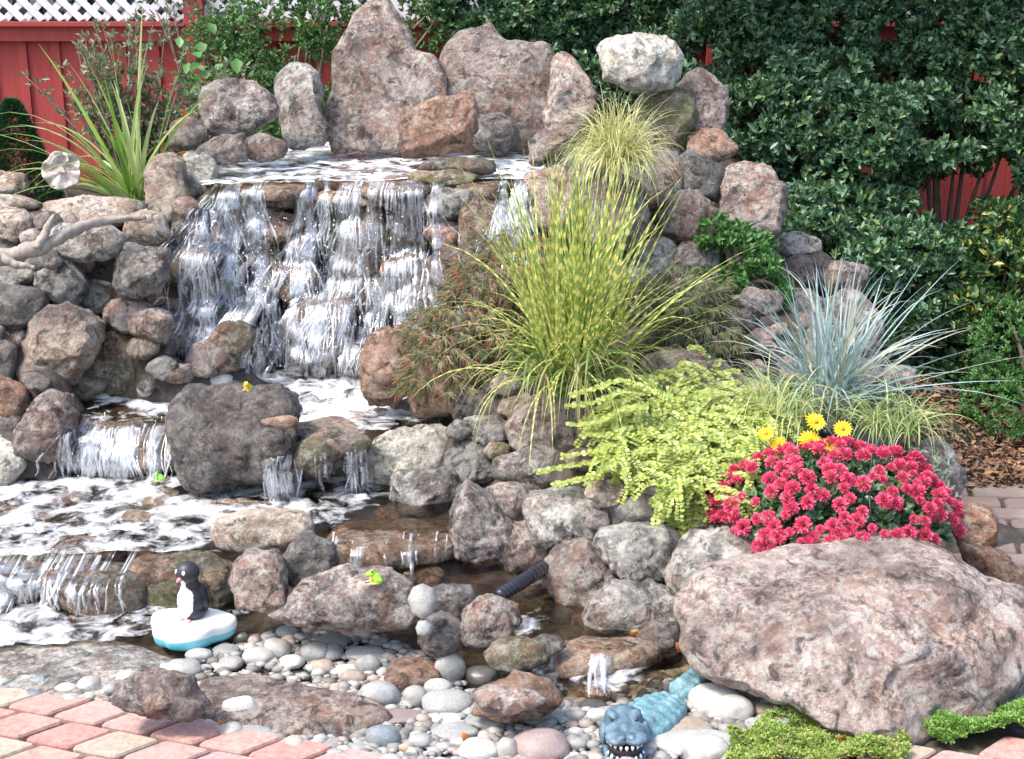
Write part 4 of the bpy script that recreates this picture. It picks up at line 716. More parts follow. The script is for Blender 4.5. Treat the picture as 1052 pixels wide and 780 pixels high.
for a, b in zip(posts[:-1], posts[1:]):
    bm = bmesh.new(); n = int((b-a-.1)/.175); wd = (b-a-.1)/n
    for k in range(n):
        box_bm(bm, (a+.05+wd*(k+.5), .035, ZR/2-.02), (wd-.004, .018, ZR-.04)); box_bm(bm, (a+.05+wd*k, .018, ZR/2-.03), (.045, .016, ZR-.06))
    link('board_panel', frombm(bm), red, fence, smooth=False)
    bm = bmesh.new(); box_bm(bm, ((a+b)/2, 0.0, ZR-.03), (b-a-.104, .05, .085)); box_bm(bm, ((a+b)/2, -.01, ZR+.018), (b-a-.104, .10, .022)); box_bm(bm, ((a+b)/2, 0, 2.04), (b-a-.104, .05, .06)); link('rail', frombm(bm), dred, fence, smooth=False)
    bm = bmesh.new(); z0, z1 = ZR+.03, 2.01; hh = z1-z0; pit = .106; L = b-a
    for s_, yy in ((1, .008), (-1, -.004)):
        x = a-hh
        while x < b:
            # clip the slat to the bay
            xa, xb = x, x+hh; za, zb_ = (z0, z1) if s_ > 0 else (z1, z0)
            if xa < a+.05: za += (a+.05-xa)*s_; xa = a+.05
            if xb > b-.05: zb_ -= (xb-b+.05)*s_; xb = b-.05
            if xb-xa > .02:
                dx, dz = (xb-xa), (zb_-za); l = math.hypot(dx, dz); nx_, nz_ = -dz/l*.0245, dx/l*.0245
                pts = [(xa+nx_, za+nz_), (xb+nx_, zb_+nz_), (xb-nx_, zb_-nz_), (xa-nx_, za-nz_)]
                vs = [bm.verts.new((p[0], yy+dy, min(max(p[1], z0), z1))) for dy in (0, .008) for p in pts]
                for f in ((0, 1, 2, 3), (7, 6, 5, 4), (0, 4, 5, 1), (1, 5, 6, 2), (2, 6, 7, 3), (3, 7, 4, 0)): bm.faces.new([vs[i] for i in f])
            x += pit
    link('lattice_panel', frombm(bm), white, fence, smooth=False)
# ------------------------------------------------------------------ foliage helpers
LEAF = {'ovate': [(0, 0, 0), (.5, .38, .12), (.34, .75, .08), (0, 1, -.04), (-.34, .75, .08), (-.5, .38, .12)], 'round': [(0, 0, 0), (.55, .3, .08), (.5, .75, .08), (0, 1, 0), (-.5, .75, .08), (-.55, .3, .08)]}
def leaves(base, dirs, up, length, width, kind='ovate'):
    n = len(base); d = norm(dirs); s = norm(np.cross(d, up)); nn = np.cross(s, d); T = np.array(LEAF[kind])
    length = np.broadcast_to(length, (n,)); width = np.broadcast_to(width, (n,))
    V = base[:, None]+s[:, None]*(T[None, :, 0:1]*width[:, None, None])+d[:, None]*(T[None, :, 1:2]*length[:, None, None])+nn[:, None]*(T[None, :, 2:3]*length[:, None, None])
    i = np.arange(n)[:, None]*6; Fq = np.concatenate([i+np.array([[0, 1, 2, 3]]), i+np.array([[0, 3, 4, 5]])]); return V.reshape(-1, 3), Fq
def rsph(n): return norm(RNG.normal(size=(n, 3)))
def rosettes(P, N, k, length, width, spread=.9, kind='ovate'):
    n = len(P); a = RNG.random((n, 1))*6.28+np.arange(k)[None]*2.4; t1 = norm(np.cross(N, rsph(n))); t2 = np.cross(N, t1)
    tilt = RNG.uniform(.35, 1.25, (n, k))*spread
    D = N[:, None]*np.cos(tilt)[..., None]+(t1[:, None]*np.cos(a)[..., None]+t2[:, None]*np.sin(a)[..., None])*np.sin(tilt)[..., None]
    L = length*RNG.uniform(.65, 1.2, n*k); B_ = np.repeat(P, k, 0)+RNG.normal(size=(n*k, 3))*length*.12
    return leaves(B_, D.reshape(-1, 3), np.repeat(N, k, 0)+RNG.normal(size=(n*k, 3))*.25, L, L*width/length, kind)
GAPS = [tuple(ray(a, b)[[0, 2]]*FY/ray(a, b)[1]+np.array((0, H)))+(c,) for a, b, c in ((985, 196, .16), (1025, 190, .15), (950, 205, .08), (722, 60, .09), (835, 420, .10), (915, 35, .08))]
def clumps(ells, f=1.0):
    out = []
    for c, r_ in ells:
        c, r_ = np.array(c), np.array(r_); n = int(34*f*(r_[0]*r_[2]/.1)**.8)+5; u = rsph(n); u[:, 1] = -np.abs(u[:, 1])*np.where(RNG.random(n) < .8, 1, -1); u = norm(u)
        for q in u: g_ = RNG.uniform(.055, .125); out.append((tuple(c+q*r_*RNG.uniform(.55, 1.0)), (g_*1.35, g_*1.1, g_*.6)))
    return out
def crown_pts(ells, dens, inner=.25):
    Ps, Ns = [], []
    for c, r_ in ells:
        c, r_ = np.array(c, float), np.array(r_, float); area = 4*pi*((r_[0]*r_[1])**1.6/3+(r_[0]*r_[2])**1.6/3+(r_[1]*r_[2])**1.6/3)**(1/1.6)
        n = int(area*dens); u = rsph(n); lump = np.array([1+.30*noise.noise(Vector(q*2.6)+Vector(c*3))+.16*noise.noise(Vector(q*6)+Vector(c)) for q in u])
        rad = lump*np.where(RNG.random(n) < inner, RNG.uniform(.55, .95, n), RNG.uniform(.93, 1.03, n)); P = c+u*r_*rad[:, None]
        Ns.append(norm(norm(u/r_)*.8+np.array((0, -.1, .55))+RNG.normal(size=(n, 3))*.3)); Ps.append(P)
    P, N = np.vstack(Ps), np.vstack(Ns); keep = np.ones(len(P), bool)
    for c, r_ in ells: keep &= (((P-np.array(c))/np.array(r_))**2).sum(1) > .30
    keep &= P[:, 1] < FY-.02
    for gx_, gz_, gr in GAPS:       # thin places where the boards show through
        s_ = np.clip(P[:, 1]/FY, 0, 1); keep &= np.hypot(P[:, 0]-gx_*s_, (P[:, 2]-(H+(gz_-H)*s_))*1.1) > gr*s_*RNG.uniform(.7, 1.15, len(P))
    keep &= np.array([noise.noise(Vector(q*5.2)) for q in P]) > -.18     # gaps between the leaf clumps
    return P[keep], N[keep]
def branches(root, targets, r0=.02):
    bms = bmesh.new()
    for t_ in targets:
        a = np.array(root, float); b = np.array(t_, float); m = (a+b)/2+np.array((random.uniform(-.08, .08), random.uniform(-.05, .05), random.uniform(.0, .12)))
        pts = [a*(1-s)**2+2*m*s*(1-s)+b*s*s for s in np.linspace(0, 1, 8)]; t2 = tube_np(pts, np.linspace(r0, r0*.2, 8), 6, .3)
        me = frombm(t2); bms.from_mesh(me); bpy.data.meshes.remove(me)
    return bms
bark = plain('bark', (.14, .10, .07), .9, (.24, .18, .13), 40, bump=.5)
def shrub(label, ells, mat, dens=900, k=7, length=.032, width=.014, root=None, cat='shrub', name='shrub', group=None, spread=.9, inner=.25, kind='ovate', gap=None):
    c0 = np.mean([e[0] for e in ells], 0); root = root if root is not None else (c0[0], c0[1], float(height(c0[0], c0[1])[0])); root = np.array(root, float)
    o = empty(name, root, label, cat, group); P, N = crown_pts(clumps(ells) if mat in (dkg, dyg) else ells, dens, inner); V, Fq = rosettes(P, N, k, length, width, spread, kind)
    link('crown', mesh_np(V-root, Fq), mat, o); tg = [np.array(e[0])-root+np.array((random.uniform(-.5, .5)*e[1][0], 0, random.uniform(-.2, .6)*e[1][2])) for e in ells if e[0][2] < 2.0 for _ in range(3)]
    link('trunk', frombm(branches((0, 0, -.03), tg)), bark, o); return o
def E(px, py, d, rx, ry, rz): # ellipsoid with pixel half sizes rx, rz at depth d, ry in metres
    return (tuple(at(px, py, d)), (rx*d/F, ry, rz*d/F))
dkg = leaf_mat('leaf_dark', [(.03, .07, .025), (.045, .11, .04), (.075, .165, .065), (.06, .14, .075), (.14, .25, .15), (.20, .33, .20), (.20, .30, .10)], .34, .2)
mdg = leaf_mat('leaf_mid', [(.05, .11, .03), (.09, .19, .045), (.13, .25, .07), (.17, .31, .10), (.07, .16, .05)], .42, .25)
ltg = leaf_mat('leaf_light', [(.05, .13, .03), (.08, .20, .045), (.10, .25, .06), (.13, .28, .08)], .45, .3)
# right hand dark shrubs in front of the fence
dyg = leaf_mat('leaf_dark_yellow', [(.02, .055, .016), (.035, .10, .028), (.05, .13, .045), (.035, .10, .04), (.06, .14, .04), (.10, .18, .05), (.35, .32, .06)], .4, .2)
shrub('tall dense dark green glossy leaved shrub right of the balanced boulder', [E(790, 40, 7.3, 75, .35, 75), E(830, 130, 7.0, 85, .4, 75), E(770, 130, 7.3, 45, .3, 55), E(870, 30, 7.3, 80, .35, 70), E(900, 140, 6.9, 70, .4, 60), E(760, -130, 6.8, 120, .6, 70)], dkg, dens=700, length=.044, width=.020)  # last ellipsoid: unseen crown above the frame, added to shade the leaves below
shrub('lower spreading dark green shrub behind the blue grass', [E(850, 235, 6.7, 60, .35, 50), E(900, 290, 6.5, 70, .4, 60), E(880, 370, 6.5, 70, .4, 60), E(940, 250, 6.7, 45, .35, 60)], dkg, dens=700, length=.044, width=.020)
shrub('dark green shrub reaching the top right corner over the red boards', [E(985, 40, 7.2, 85, .4, 90), E(1060, 120, 7.0, 60, .4, 90), E(960, 130, 7.2, 60, .3, 50), E(960, -130, 6.8, 130, .5, 70)], dkg, dens=700, length=.044, width=.020)  # last ellipsoid hangs out of view overhead, added to darken shrubs and boards
shrub('dark green shrub with small yellow green flower tips below the red boards at right', [E(1010, 300, 6.5, 60, .35, 50), E(985, 370, 6.5, 45, .35, 60), E(1060, 260, 6.6, 50, .4, 60)], dyg, dens=700, length=.044, width=.020)
shrub('bright green feathery shrub at the right edge above the red path', [E(1055, 360, 5.9, 50, .25, 45), E(1035, 420, 5.8, 42, .25, 45), E(1075, 430, 5.8, 50, .25, 60)], ltg, dens=1500, length=.024, width=.008, k=8)
shrub('small bright green shrub between the reddish rock and the blue grass', [E(755, 262, 5.5, 40, .16, 28), E(735, 240, 5.5, 18, .1, 16), E(785, 290, 5.4, 28, .14, 22)], ltg, dens=1500, length=.03, width=.015, k=6)
# top centre and left
shrub('dark green climber behind the balanced boulder and the jagged rocks', [E(560, 20, 7.7, 60, .25, 55), E(630, 30, 7.6, 60, .25, 50), E(690, 50, 7.6, 35, .25, 80), E(500, 10, 7.7, 45, .2, 35), E(600, 90, 7.5, 50, .2, 40), E(700, 110, 7.4, 30, .25, 60)], dkg, dens=700, length=.044, width=.020, cat='climber', name='climber')
shrub('mid green leafy climber left of the peak rock', [E(290, 50, 7.4, 60, .3, 55), E(250, 90, 7.4, 50, .3, 50), E(330, 20, 7.4, 40, .25, 40), E(300, 110, 7.2, 55, .3, 35), E(440, 20, 7.6, 30, .2, 35), E(220, 60, 7.5, 30, .2, 40)], mdg, dens=950, cat='climber', name='climber', length=.03, width=.013)
shrub('thin grey green climber straggling over the lattice at the top left', [E(180, 18, 7.7, 55, .15, 24), E(215, 40, 7.7, 28, .15, 36), E(250, 15, 7.7, 40, .15, 25)], leaf_mat('leaf_greygreen', [(.12, .17, .11), (.16, .22, .13), (.22, .28, .2), (.09, .14, .06)], .5, .3), dens=260, k=5, length=.03, width=.014, cat='climber', name='climber')
# neighbour's greenery seen through the lattice
P = np.stack([RNG.uniform(-5, 5, 7000), RNG.uniform(9.6, 10.8, 7000), RNG.uniform(.8, 3.2, 7000)], 1)
V, Fq = rosettes(P, norm(np.array((0, -.4, .6))+RNG.normal(size=(7000, 3))*.4), 5, .09, .045)
tag(link('neighbour_hedge', mesh_np(V, Fq), leaf_mat('leaf_far', [(.03, .05, .03), (.06, .09, .05), (.12, .13, .10)], .6)), 'dim greenery of the next garden seen through the white lattice', 'hedge', kind='stuff')
# dwarf conifer
def conifer():
    c = at(16, 152, 6.9); o = empty('dwarf_conifer', (c[0], c[1], .62), 'small cone shaped dark green conifer at the left edge before the red fence', 'conifer')
    n = 3800; h = RNG.random(n)**1.3; z = .62+h*(c[2]+.22-.62); R_ = .20*(1-h)**.75+.01; a = RNG.random(n)*6.28; u = np.stack([np.cos(a), np.sin(a), np.full(n, .5)], 1)
    P = np.stack([c[0]+np.cos(a)*R_*RNG.uniform(.8, 1.05, n), c[1]+np.sin(a)*R_*RNG.uniform(.8, 1.05, n), z], 1); V, Fq = rosettes(P, norm(u), 6, .024, .003, .7)
    link('crown', mesh_np(V-np.array(o.location), Fq), leaf_mat('needle', [(.015, .06, .02), (.03, .11, .035), (.05, .15, .05)], .6, .1), o)
    link('trunk', frombm(tube_np([(0, 0, 0), (0, 0, c[2]-.62)], [.02, .006], 8)), bark, o)
conifer()
# ------------------------------------------------------------------ blades
def blades(base, dirs, length, width, bend, seg=9, twist=.3, tip=.5):
    n = len(base); p = base.copy(); d = norm(dirs); V = []; s0 = norm(np.cross(d, np.array((0, 0, 1.))+RNG.normal(size=(n, 3))*twist)); st = (length/seg)[:, None]
    UVv = []
    for i in range(seg+1):
        t = i/seg; wv = (width*(1-t**2.2)*(.55+.45*min(1, t*5)))[:, None]*.5+width[:, None]*.02
        nn = np.cross(s0, d); V.append(np.stack([p-s0*wv+nn*wv*.35, p, p+s0*wv+nn*wv*.35], 1)); UVv.append(t)
        d = norm(d+np.stack([np.zeros(n), np.zeros(n), -bend*(t*1.6+.12)/seg*2], 1)); p = p+d*st
    V = np.stack(V, 1); k = (seg+1)*3; F_ = []
    for i in range(seg):
        for j in (0, 1): q = i*3+j; F_.append((q, q+1, q+4, q+3))
    F_ = np.array(F_)[None]+np.arange(n)[:, None, None]*k
    uv = np.tile(np.stack([np.tile([0, .5, 1], seg+1), np.repeat(UVv, 3)], 1), (n, 1)); return V.reshape(-1, 3), F_.reshape(-1, 4), uv
def cone_dirs(n, lo, hi, az=None):
    el = np.radians(RNG.uniform(lo, hi, n)); a = RNG.random(n)*2*pi if az is None else np.radians(RNG.uniform(az[0], az[1], n)); return np.stack([np.cos(el)*np.cos(a), np.cos(el)*np.sin(a), np.sin(el)], 1)
def grass(name, label, loc, sets, mat, cat='grass', spreadr=.05):
    """one clump: several sets of blades, all one part"""
    Vs, Fs, Us = [], [], []; off = 0
    for (n, lo, hi, l0, l1, w0, w1, b0, b1, az) in sets:
        a = RNG.random(n)*6.28; rr = np.sqrt(RNG.random(n))*spreadr; base = np.stack([rr*np.cos(a), rr*np.sin(a), np.zeros(n)-.02], 1)
        V, Fq, uv = blades(base, cone_dirs(n, lo, hi, az), RNG.uniform(l0, l1, n), RNG.uniform(w0, w1, n), RNG.uniform(b0, b1, n))
        Vs.append(V); Fs.append(Fq+off); Us.append(uv); off += len(V)
    return tag(link(name, mesh_np(np.vstack(Vs), np.vstack(Fs), np.vstack(Us)), mat, loc=loc), label, cat)
z = at(588, 395, 4.75)
zb = grass('ornamental_grass', 'tall zebra striped yellow and green grass arching beside the waterfall', z, [(210, 66, 88, .45, .88, .008, .013, .05, .6, None), (70, 48, 72, .40, .74, .007, .011, .4, 1.1, None), (40, 25, 55, .4, .6, .006, .010, .8, 1.6, None), (16, 40, 60, .6, .75, .007, .011, .25, .6, (-20, 30))], zebra_mat(), spreadr=.10)
z = at(585, 392, 4.7)
grass('ornamental_grass', 'arching green and straw coloured outer blades at the foot of the striped grass', z, [(150, 30, 70, .28, .48, .005, .009, 1.2, 2.4, None), (50, 40, 75, .30, .5, .006, .010, 1.4, 2.6, (200, 340))], leaf_mat('blade_green', [(.14, .24, .05), (.22, .33, .08), (.10, .18, .04), (.36, .40, .14), (.40, .30, .14)], .5, .25, ((.45, .30, .15), .8)), spreadr=.13)
z = at(634, 165, 5.4)
grass('ornamental_grass', 'small mop of fine pale yellow grass below the balanced boulder', z, [(620, 25, 88, .20, .36, .003, .006, .7, 2.4, None)], leaf_mat('blade_yellow', [(.68, .64, .30), (.75, .72, .42), (.58, .58, .24), (.42, .46, .16)], .5, .35), spreadr=.06)
z = at(852, 410, 4.75)
grass('ornamental_grass', 'spiky blue grey grass clump behind the crimson flowers', z, [(150, 28, 84, .3, .60, .006, .011, .2, 1.1, None), (26, 14, 60, .45, .70, .006, .009, .1, .5, (-40, 60)), (14, 60, 88, .45, .6, .005, .008, .1, .5, None)], leaf_mat('blade_blue', [(.25, .38, .38), (.36, .49, .50), (.52, .62, .62), (.18, .29, .26), (.50, .48, .34)], .5, .2), spreadr=.07)
z = at(915, 436, 4.55)
grass('ornamental_grass', 'drooping green and cream sedge right behind the crimson flowers', z, [(220, 30, 80, .14, .32, .003, .006, 1.0, 2.8, None)], leaf_mat('blade_sedge', [(.42, .5, .2), (.3, .42, .12), (.6, .6, .32), (.2, .32, .08)], .5, .3), spreadr=.09)
z = at(800, 425, 4.5)
grass('ornamental_grass', 'pale yellow sedge between the creeping jenny and the blue grass', z, [(260, 25, 85, .14, .3, .003, .005, 1.0, 2.6, None)], leaf_mat('blade_sedge_pale', [(.5, .55, .24), (.6, .62, .34), (.4, .48, .16), (.3, .42, .14)], .5, .3), spreadr=.08)
z = at(140, 208, 5.75)
grass('daylily', 'tall daylily with long arching strap leaves before the red fence', z, [(20, 58, 86, .4, .82, .015, .024, .15, .7, None), (16, 25, 60, .4, .7, .012, .019, .5, 1.3, (140, 220)), (12, 30, 60, .3, .5, .012, .018, .6, 1.4, (-40, 40)), (6, 10, 30, .2, .3, .012, .016, .8, 1.6, (160, 330)), (7, 40, 62, .55, .8, .012, .017, .5, 1.0, (165, 200))], leaf_mat('blade_lily', [(.14, .28, .04), (.22, .38, .06), (.30, .44, .10), (.42, .5, .2)], .4, .3), 'plant', .05)
# straggly shrub with small leaves before the fence
P = []
for q in range(60):
    a = at(135+random.uniform(-20, 40), 195, 6.3); el = random.uniform(-.9, .9); L = random.uniform(.25, .8); b = a+np.array((-sin(el)*L*.9 if el < .2 else sin(-el)*L*.6, random.uniform(-.1, .2), cos(el)*L*.95))
    P += [a*(1-s)+b*s+np.array((0, 0, .04*sin(s*3))) for s in np.linspace(.35, 1, 16)]
P = np.array(P)+RNG.normal(size=(len(P), 3))*.015
root = at(140, 205, 6.3); o = empty('shrub', root, 'straggly thin shrub with small grey green and reddish leaves behind the daylily', 'shrub')
V, Fq = rosettes(P, norm(rsph(len(P))*.6+np.array((0, -.3, .6))), 4, .034, .013); link('crown', mesh_np(V-root, Fq), leaf_mat('leaf_straggly', [(.16, .24, .12), (.22, .3, .16), (.3, .34, .2), (.34, .22, .16), (.1, .2, .05)], .5, .3), o)
link('trunk', frombm(branches((0, 0, -.05), [p-root for p in P[15::16]], .008)), bark, o)
root = at(212, 110, 6.6); P = root+RNG.normal(size=(60, 3))*np.array((.10, .08, .14))
o = empty('shrub', (root[0], root[1], .75), 'small plant with a few broad light green leaves right of the daylily', 'plant'); rl = np.array(o.location)
V, Fq = leaves(P, norm(rsph(60)*.5+np.array((0, -.7, -.3))), np.tile((0, -.3, 1.), (60, 1)), RNG.uniform(.05, .09, 60), RNG.uniform(.035, .06, 60)); link('crown', mesh_np(V-rl, Fq), ltg, o); link('trunk', frombm(branches((0, 0, -.05), [p-rl for p in P[::6]], .006)), bark, o)
# threadleaf maples
def maple(label, mounds, cols, dens, root):
    o = empty('weeping_maple', root, label, 'maple'); root = np.array(root); Ps, Ds = [], []
    for c, r_ in mounds:
        n = int(dens*r_[0]*r_[2]*4); u = rsph(n); u[:, 1] = -np.abs(u[:, 1]); u[:, 2] = np.abs(u[:, 2])*1.4-.4; u = norm(u)
        lay = 1+.12*np.sin(u[:, 2]*14+np.arange(n)*.0); Ps.append(np.array(c)+u*np.array(r_)*(lay*RNG.uniform(.7, 1.04, n))[:, None])
        Ds.append(norm(u*np.array((1, 1, .2))+np.array((-.1, 0, -.75))))
    P, D = np.vstack(Ps), np.vstack(Ds); k = 9; n = len(P); t1 = norm(np.cross(D, np.array((0, -1, .3)))); ang = np.linspace(-1.1, 1.1, k)+RNG.normal(size=(n, k))*.12
    DD = D[:, None]*np.cos(ang)[..., None]+t1[:, None]*np.sin(ang)[..., None]; L = RNG.uniform(.03, .055, n*k)*np.tile(np.cos(np.linspace(-1.1, 1.1, k)), n)
    V, Fq = leaves(np.repeat(P, k, 0), DD.reshape(-1, 3)+RNG.normal(size=(n*k, 3))*.08, np.tile((0, -.5, 1.), (n*k, 1)), L, .0042)
    link('crown', mesh_np(V-root, Fq), leaf_mat('maple_leaf', cols, .55, .3), o)
    link('trunk', frombm(branches((0, 0, 0), [P[i]-root for i in RNG.integers(0, n, 26)], .013)), bark, o)
mc = [(.22, .27, .12), (.28, .33, .15), (.20, .26, .13), (.36, .34, .18), (.38, .24, .15), (.28, .28, .16), (.60, .27, .18)]
maple('low weeping maple with feathery green and rusty leaves left of the striped grass', [E(480, 340, 4.98, 62, .14, 42), E(515, 290, 5.05, 55, .14, 36), E(455, 385, 4.9, 42, .10, 40), E(545, 330, 5.0, 40, .12, 55), E(535, 262, 5.1, 36, .10, 26)], mc, 1700, at(520, 375, 5.05))
maple('small feathery maple right of the striped grass', [E(690, 315, 5.0, 60, .14, 45), E(720, 350, 4.95, 45, .12, 30)], [(.14, .2, .09), (.18, .24, .11), (.26, .26, .14), (.22, .16, .12)], 2300, at(690, 360, 5.05))
# creeping jenny
def jenny():
    c = at(690, 470, 4.35); o = empty('creeping_jenny', at(700, 440, 4.5), 'golden yellow creeping jenny with trailing round leaved stems', 'plant'); rl = np.array(o.location)
    st = []
    for q in range(560):
        cx, cy = random.gauss(705, 46), random.gauss(440, 28); cx = min(max(cx, 632), 800); d = 4.3+(470-cy)*.004+random.uniform(-.04, .06)
        p = at(cx, cy, d); az = radians(random.uniform(150, 390)); L = random.uniform(.06, .16)*(1.3 if random.random() < .2 else 1); v = np.array((cos(az)*.8, sin(az)*.5-.25, .45)); pts = [p]
        for i in range(14): v = v+np.array((0, 0, -.14)); v /= np.linalg.norm(v); pts.append(pts[-1]+v*L/14)
        st.append(pts)
    for poly in ([(660, 398), (635, 391), (612, 400), (583, 407)], [(668, 405), (640, 402), (610, 414), (578, 419)], [(665, 418), (640, 420), (612, 436), (580, 437)], [(650, 440), (625, 448), (600, 446)], [(640, 470), (600, 476), (570, 482), (550, 486)], [(630, 480), (600, 492), (565, 500)], [(625, 462), (600, 466), (575, 470)], [(642, 392), (665, 400), (690, 410)]):
        w0 = [at(a, b, 4.35) for a, b in poly]; pts = []
        for i in range(len(w0)-1): pts += [w0[i]*(1-s)+w0[i+1]*s for s in np.linspace(0, 1, 9)[:-1]]
        st.append(pts)
    for q in range(40):
        p = at(random.uniform(680, 716), random.uniform(460, 486), 4.24); st.append([p+np.array((random.uniform(-.01, .01)*i*.3, -.004*i, -.011*i)) for i in range(random.randint(8, 20))])
    Bs, Ds, Us = [], [], []
    for pts in st:
        pts = np.array(pts); seg = np.linalg.norm(np.diff(pts, axis=0), axis=1); s = np.concatenate([[0], np.cumsum(seg)]); m = max(4, int(s[-1]/.0085)); tt = np.linspace(0, s[-1], m)
        Q = np.stack([np.interp(tt, s, pts[:, i]) for i in range(3)], 1); T = norm(np.gradient(Q, axis=0)); S_ = norm(np.cross(T, np.array((0, -.5, 1.))))
        for sg in (-1, 1): Bs.append(Q); Ds.append(S_*sg+T*.35+np.array((0, 0, .25))); Us.append(np.tile((0, -.4, 1.), (m, 1)))
    Bs, Ds, Us = map(np.vstack, (Bs, Ds, Us)); n = len(Bs); V, Fq = leaves(Bs, Ds+RNG.normal(size=(n, 3))*.2, Us+RNG.normal(size=(n, 3))*.3, RNG.uniform(.010, .016, n), RNG.uniform(.010, .014, n), 'round')
    link('leaf_mass', mesh_np(V-rl, Fq), leaf_mat('jenny_leaf', [(.42, .50, .10), (.55, .60, .18), (.30, .42, .08), (.64, .66, .30), (.18, .30, .05), (.50, .52, .14)], .5, .35), o)
    bm = bmesh.new()
    for pts in st[-60:]:
        me = frombm(tube_np([p-rl for p in pts], .0012, 4)); bm.from_mesh(me); bpy.data.meshes.remove(me)
    link('stem', frombm(bm), plain('jenny_stem', (.35, .35, .1)), o)
jenny()
# ground cover
def cover(px0, px1, y0, y1, n, label, cols, seed, pred=None):
    Ps = []
    for q in range(n):
        x, y = random.uniform(px0, px1), random.uniform(y0, y1)
        if noise.noise(Vector((x*.03, y*.05, seed))) < -.62 or (pred and not pred(x, y)): continue
        p = onz(x, y, 0); e_ = noise.noise(Vector((x*.06, y*.1, seed+4))); p[0] += .02*e_; p[2] = .006+random.random()*.014+.05*max(0, noise.noise(Vector((p[0]*12, p[1]*12, seed)))+.3); Ps.append(p)
    P = np.array(Ps); V, Fq = rosettes(P, norm(rsph(len(P))*.35+np.array((0, 0, 1))), 9, .012, .0045, 1.1, 'ovate')
    tag(link('ground_cover', mesh_np(V, Fq), leaf_mat('cover_leaf', cols, .5, .3)), label, 'ground cover', kind='stuff')
inside = lambda x, y: inpoly(x, y, [(745, 790), (752, 765), (775, 758), (800, 742), (820, 732), (860, 742), (900, 760), (935, 770), (925, 790)])
cover(745, 935, 728, 790, 5200, 'bright yellow green low ground cover at the foot of the giant boulder', [(.28, .44, .07), (.38, .54, .11), (.20, .35, .06), (.50, .58, .20), (.40, .32, .14)], 3, inside)
cover(955, 1075, 728, 768, 2600, 'bright green low ground cover right of the giant boulder tip', [(.18, .38, .06), (.28, .50, .10), (.12, .27, .05), (.36, .46, .15)], 8, lambda x, y: y < 772-(x-955)*.08 and y > 742-(x-955)*.10)
# mulch and fallen leaves on the bed at right
Ps = []
for q in range(3200):
    x, y = random.uniform(925, 1130), random.uniform(415, 505); p = hit(x, y) if False else onz(x, y, 0.0); p[2] = float(height(p[0], p[1])[0])+random.uniform(.0, .02); Ps.append(p)
P = np.array(Ps); n = len(P); V, Fq = leaves(P, rsph(n)*np.array((1, 1, .35)), np.tile((0, 0, 1.), (n, 1))+RNG.normal(size=(n, 3))*.4, RNG.uniform(.02, .045, n), RNG.uniform(.01, .022, n))
tag(link('mulch', mesh_np(V, Fq), leaf_mat('mulch_chip', [(.13, .06, .035), (.20, .09, .05), (.09, .05, .03), (.32, .19, .09), (.15, .11, .08)], .8, 0)), 'brown mulch of bark chips and fallen leaves under the right hand shrubs', 'mulch', kind='stuff')
# ------------------------------------------------------------------ crimson chrysanthemum
def mum():
    c = at(856, 532, 4.20); R_ = np.array((.345, .26, .205)); o = empty('chrysanthemum', (c[0], c[1], .2), 'dome of crimson pink chrysanthemum blooms on top of the giant boulder', 'flowers'); rl = np.array(o.location)
    mats = [leaf_mat('petal_crimson', [(.78, .07, .19), (.84, .13, .27), (.88, .22, .36), (.72, .04, .13)], .5, .3), leaf_mat('petal_rose', [(.82, .10, .22), (.88, .24, .36), (.74, .05, .14)], .5, .3)]
    meshes = []
    for v in range(4):
        n = 150; u = rsph(n); u[:, 2] = np.abs(u[:, 2])*1.1-.2; u = norm(u); r0 = .0075; V, Fq = leaves(u*r0, norm(u+np.array((0, 0, .12))), np.tile((0, 0, 1.), (n, 1))+rsph(n)*.2, RNG.uniform(.008, .0135, n), .0048, 'ovate')
        me = mesh_np(V, Fq); me.materials.append(mats[v % 2]); me.polygons.foreach_set('use_smooth', [True]*len(Fq)); meshes.append(me)
    pts = []; tr = 0
    while len(pts) < 165 and tr < 60000:
        tr += 1; u = norm(RNG.normal(size=3)); 
        if u[2] < -.05 or u[1] > .45: continue
        if u[2] < .1 and random.random() < .5: continue
        p = c+u*R_*(1+.10*noise.noise(Vector(u*3))); lim = .027 if tr < 15000 else .021
        if all(np.linalg.norm(p-q[0]) > lim for q in pts): pts.append((p, u))
    pts.sort(key=lambda q: depth(q[0])-q[0][2]*.2); xs_ = pts[100:]; VV, FF, oo = [], [], 0
    for i, (p, u) in enumerate(xs_):
        n_ = 110; w_ = rsph(n_); w_[:, 2] = np.abs(w_[:, 2]); Vx, Fx = leaves(w_*.009+(p-rl), norm(w_+u*.4), np.tile((0, 0, 1.), (n_, 1))+rsph(n_)*.2, RNG.uniform(.009, .015, n_), .006); VV.append(Vx); FF.append(Fx+oo); oo += len(Vx)
    if xs_: tag(link('blooms', mesh_np(np.vstack(VV), np.vstack(FF)), mats[0], o), kind='stuff')
    for i, (p, u) in enumerate(pts[:100]):
        b = bpy.data.objects.new('bloom', meshes[i % 4]); COL.objects.link(b); b.parent = o; b.location = tuple(p-rl); s = random.choice([.8, 1.0, 1.15, 1.25, 1.3, 1.4]); b.scale = (s, s, s)
        b.rotation_euler = Vector(norm(u/R_+np.array((0, -1.0, 1.8)))).to_track_quat('Z', 'Y').to_euler()
    n = 900; u = rsph(n); u[:, 2] = np.abs(u[:, 2])*1.1-.2; P = c+u*R_*RNG.uniform(.55, .93, n)[:, None]; V, Fq = rosettes(P, norm(u+np.array((0, 0, .3))), 5, .032, .018)
    link('leaf_mass', mesh_np(V-rl, Fq), dkg, o)
    link('stem', frombm(branches((0, 0, -.03), [p-rl for p, _ in pts[::3]], .004)), plain('green_stem', (.1, .18, .05)), o)
mum()
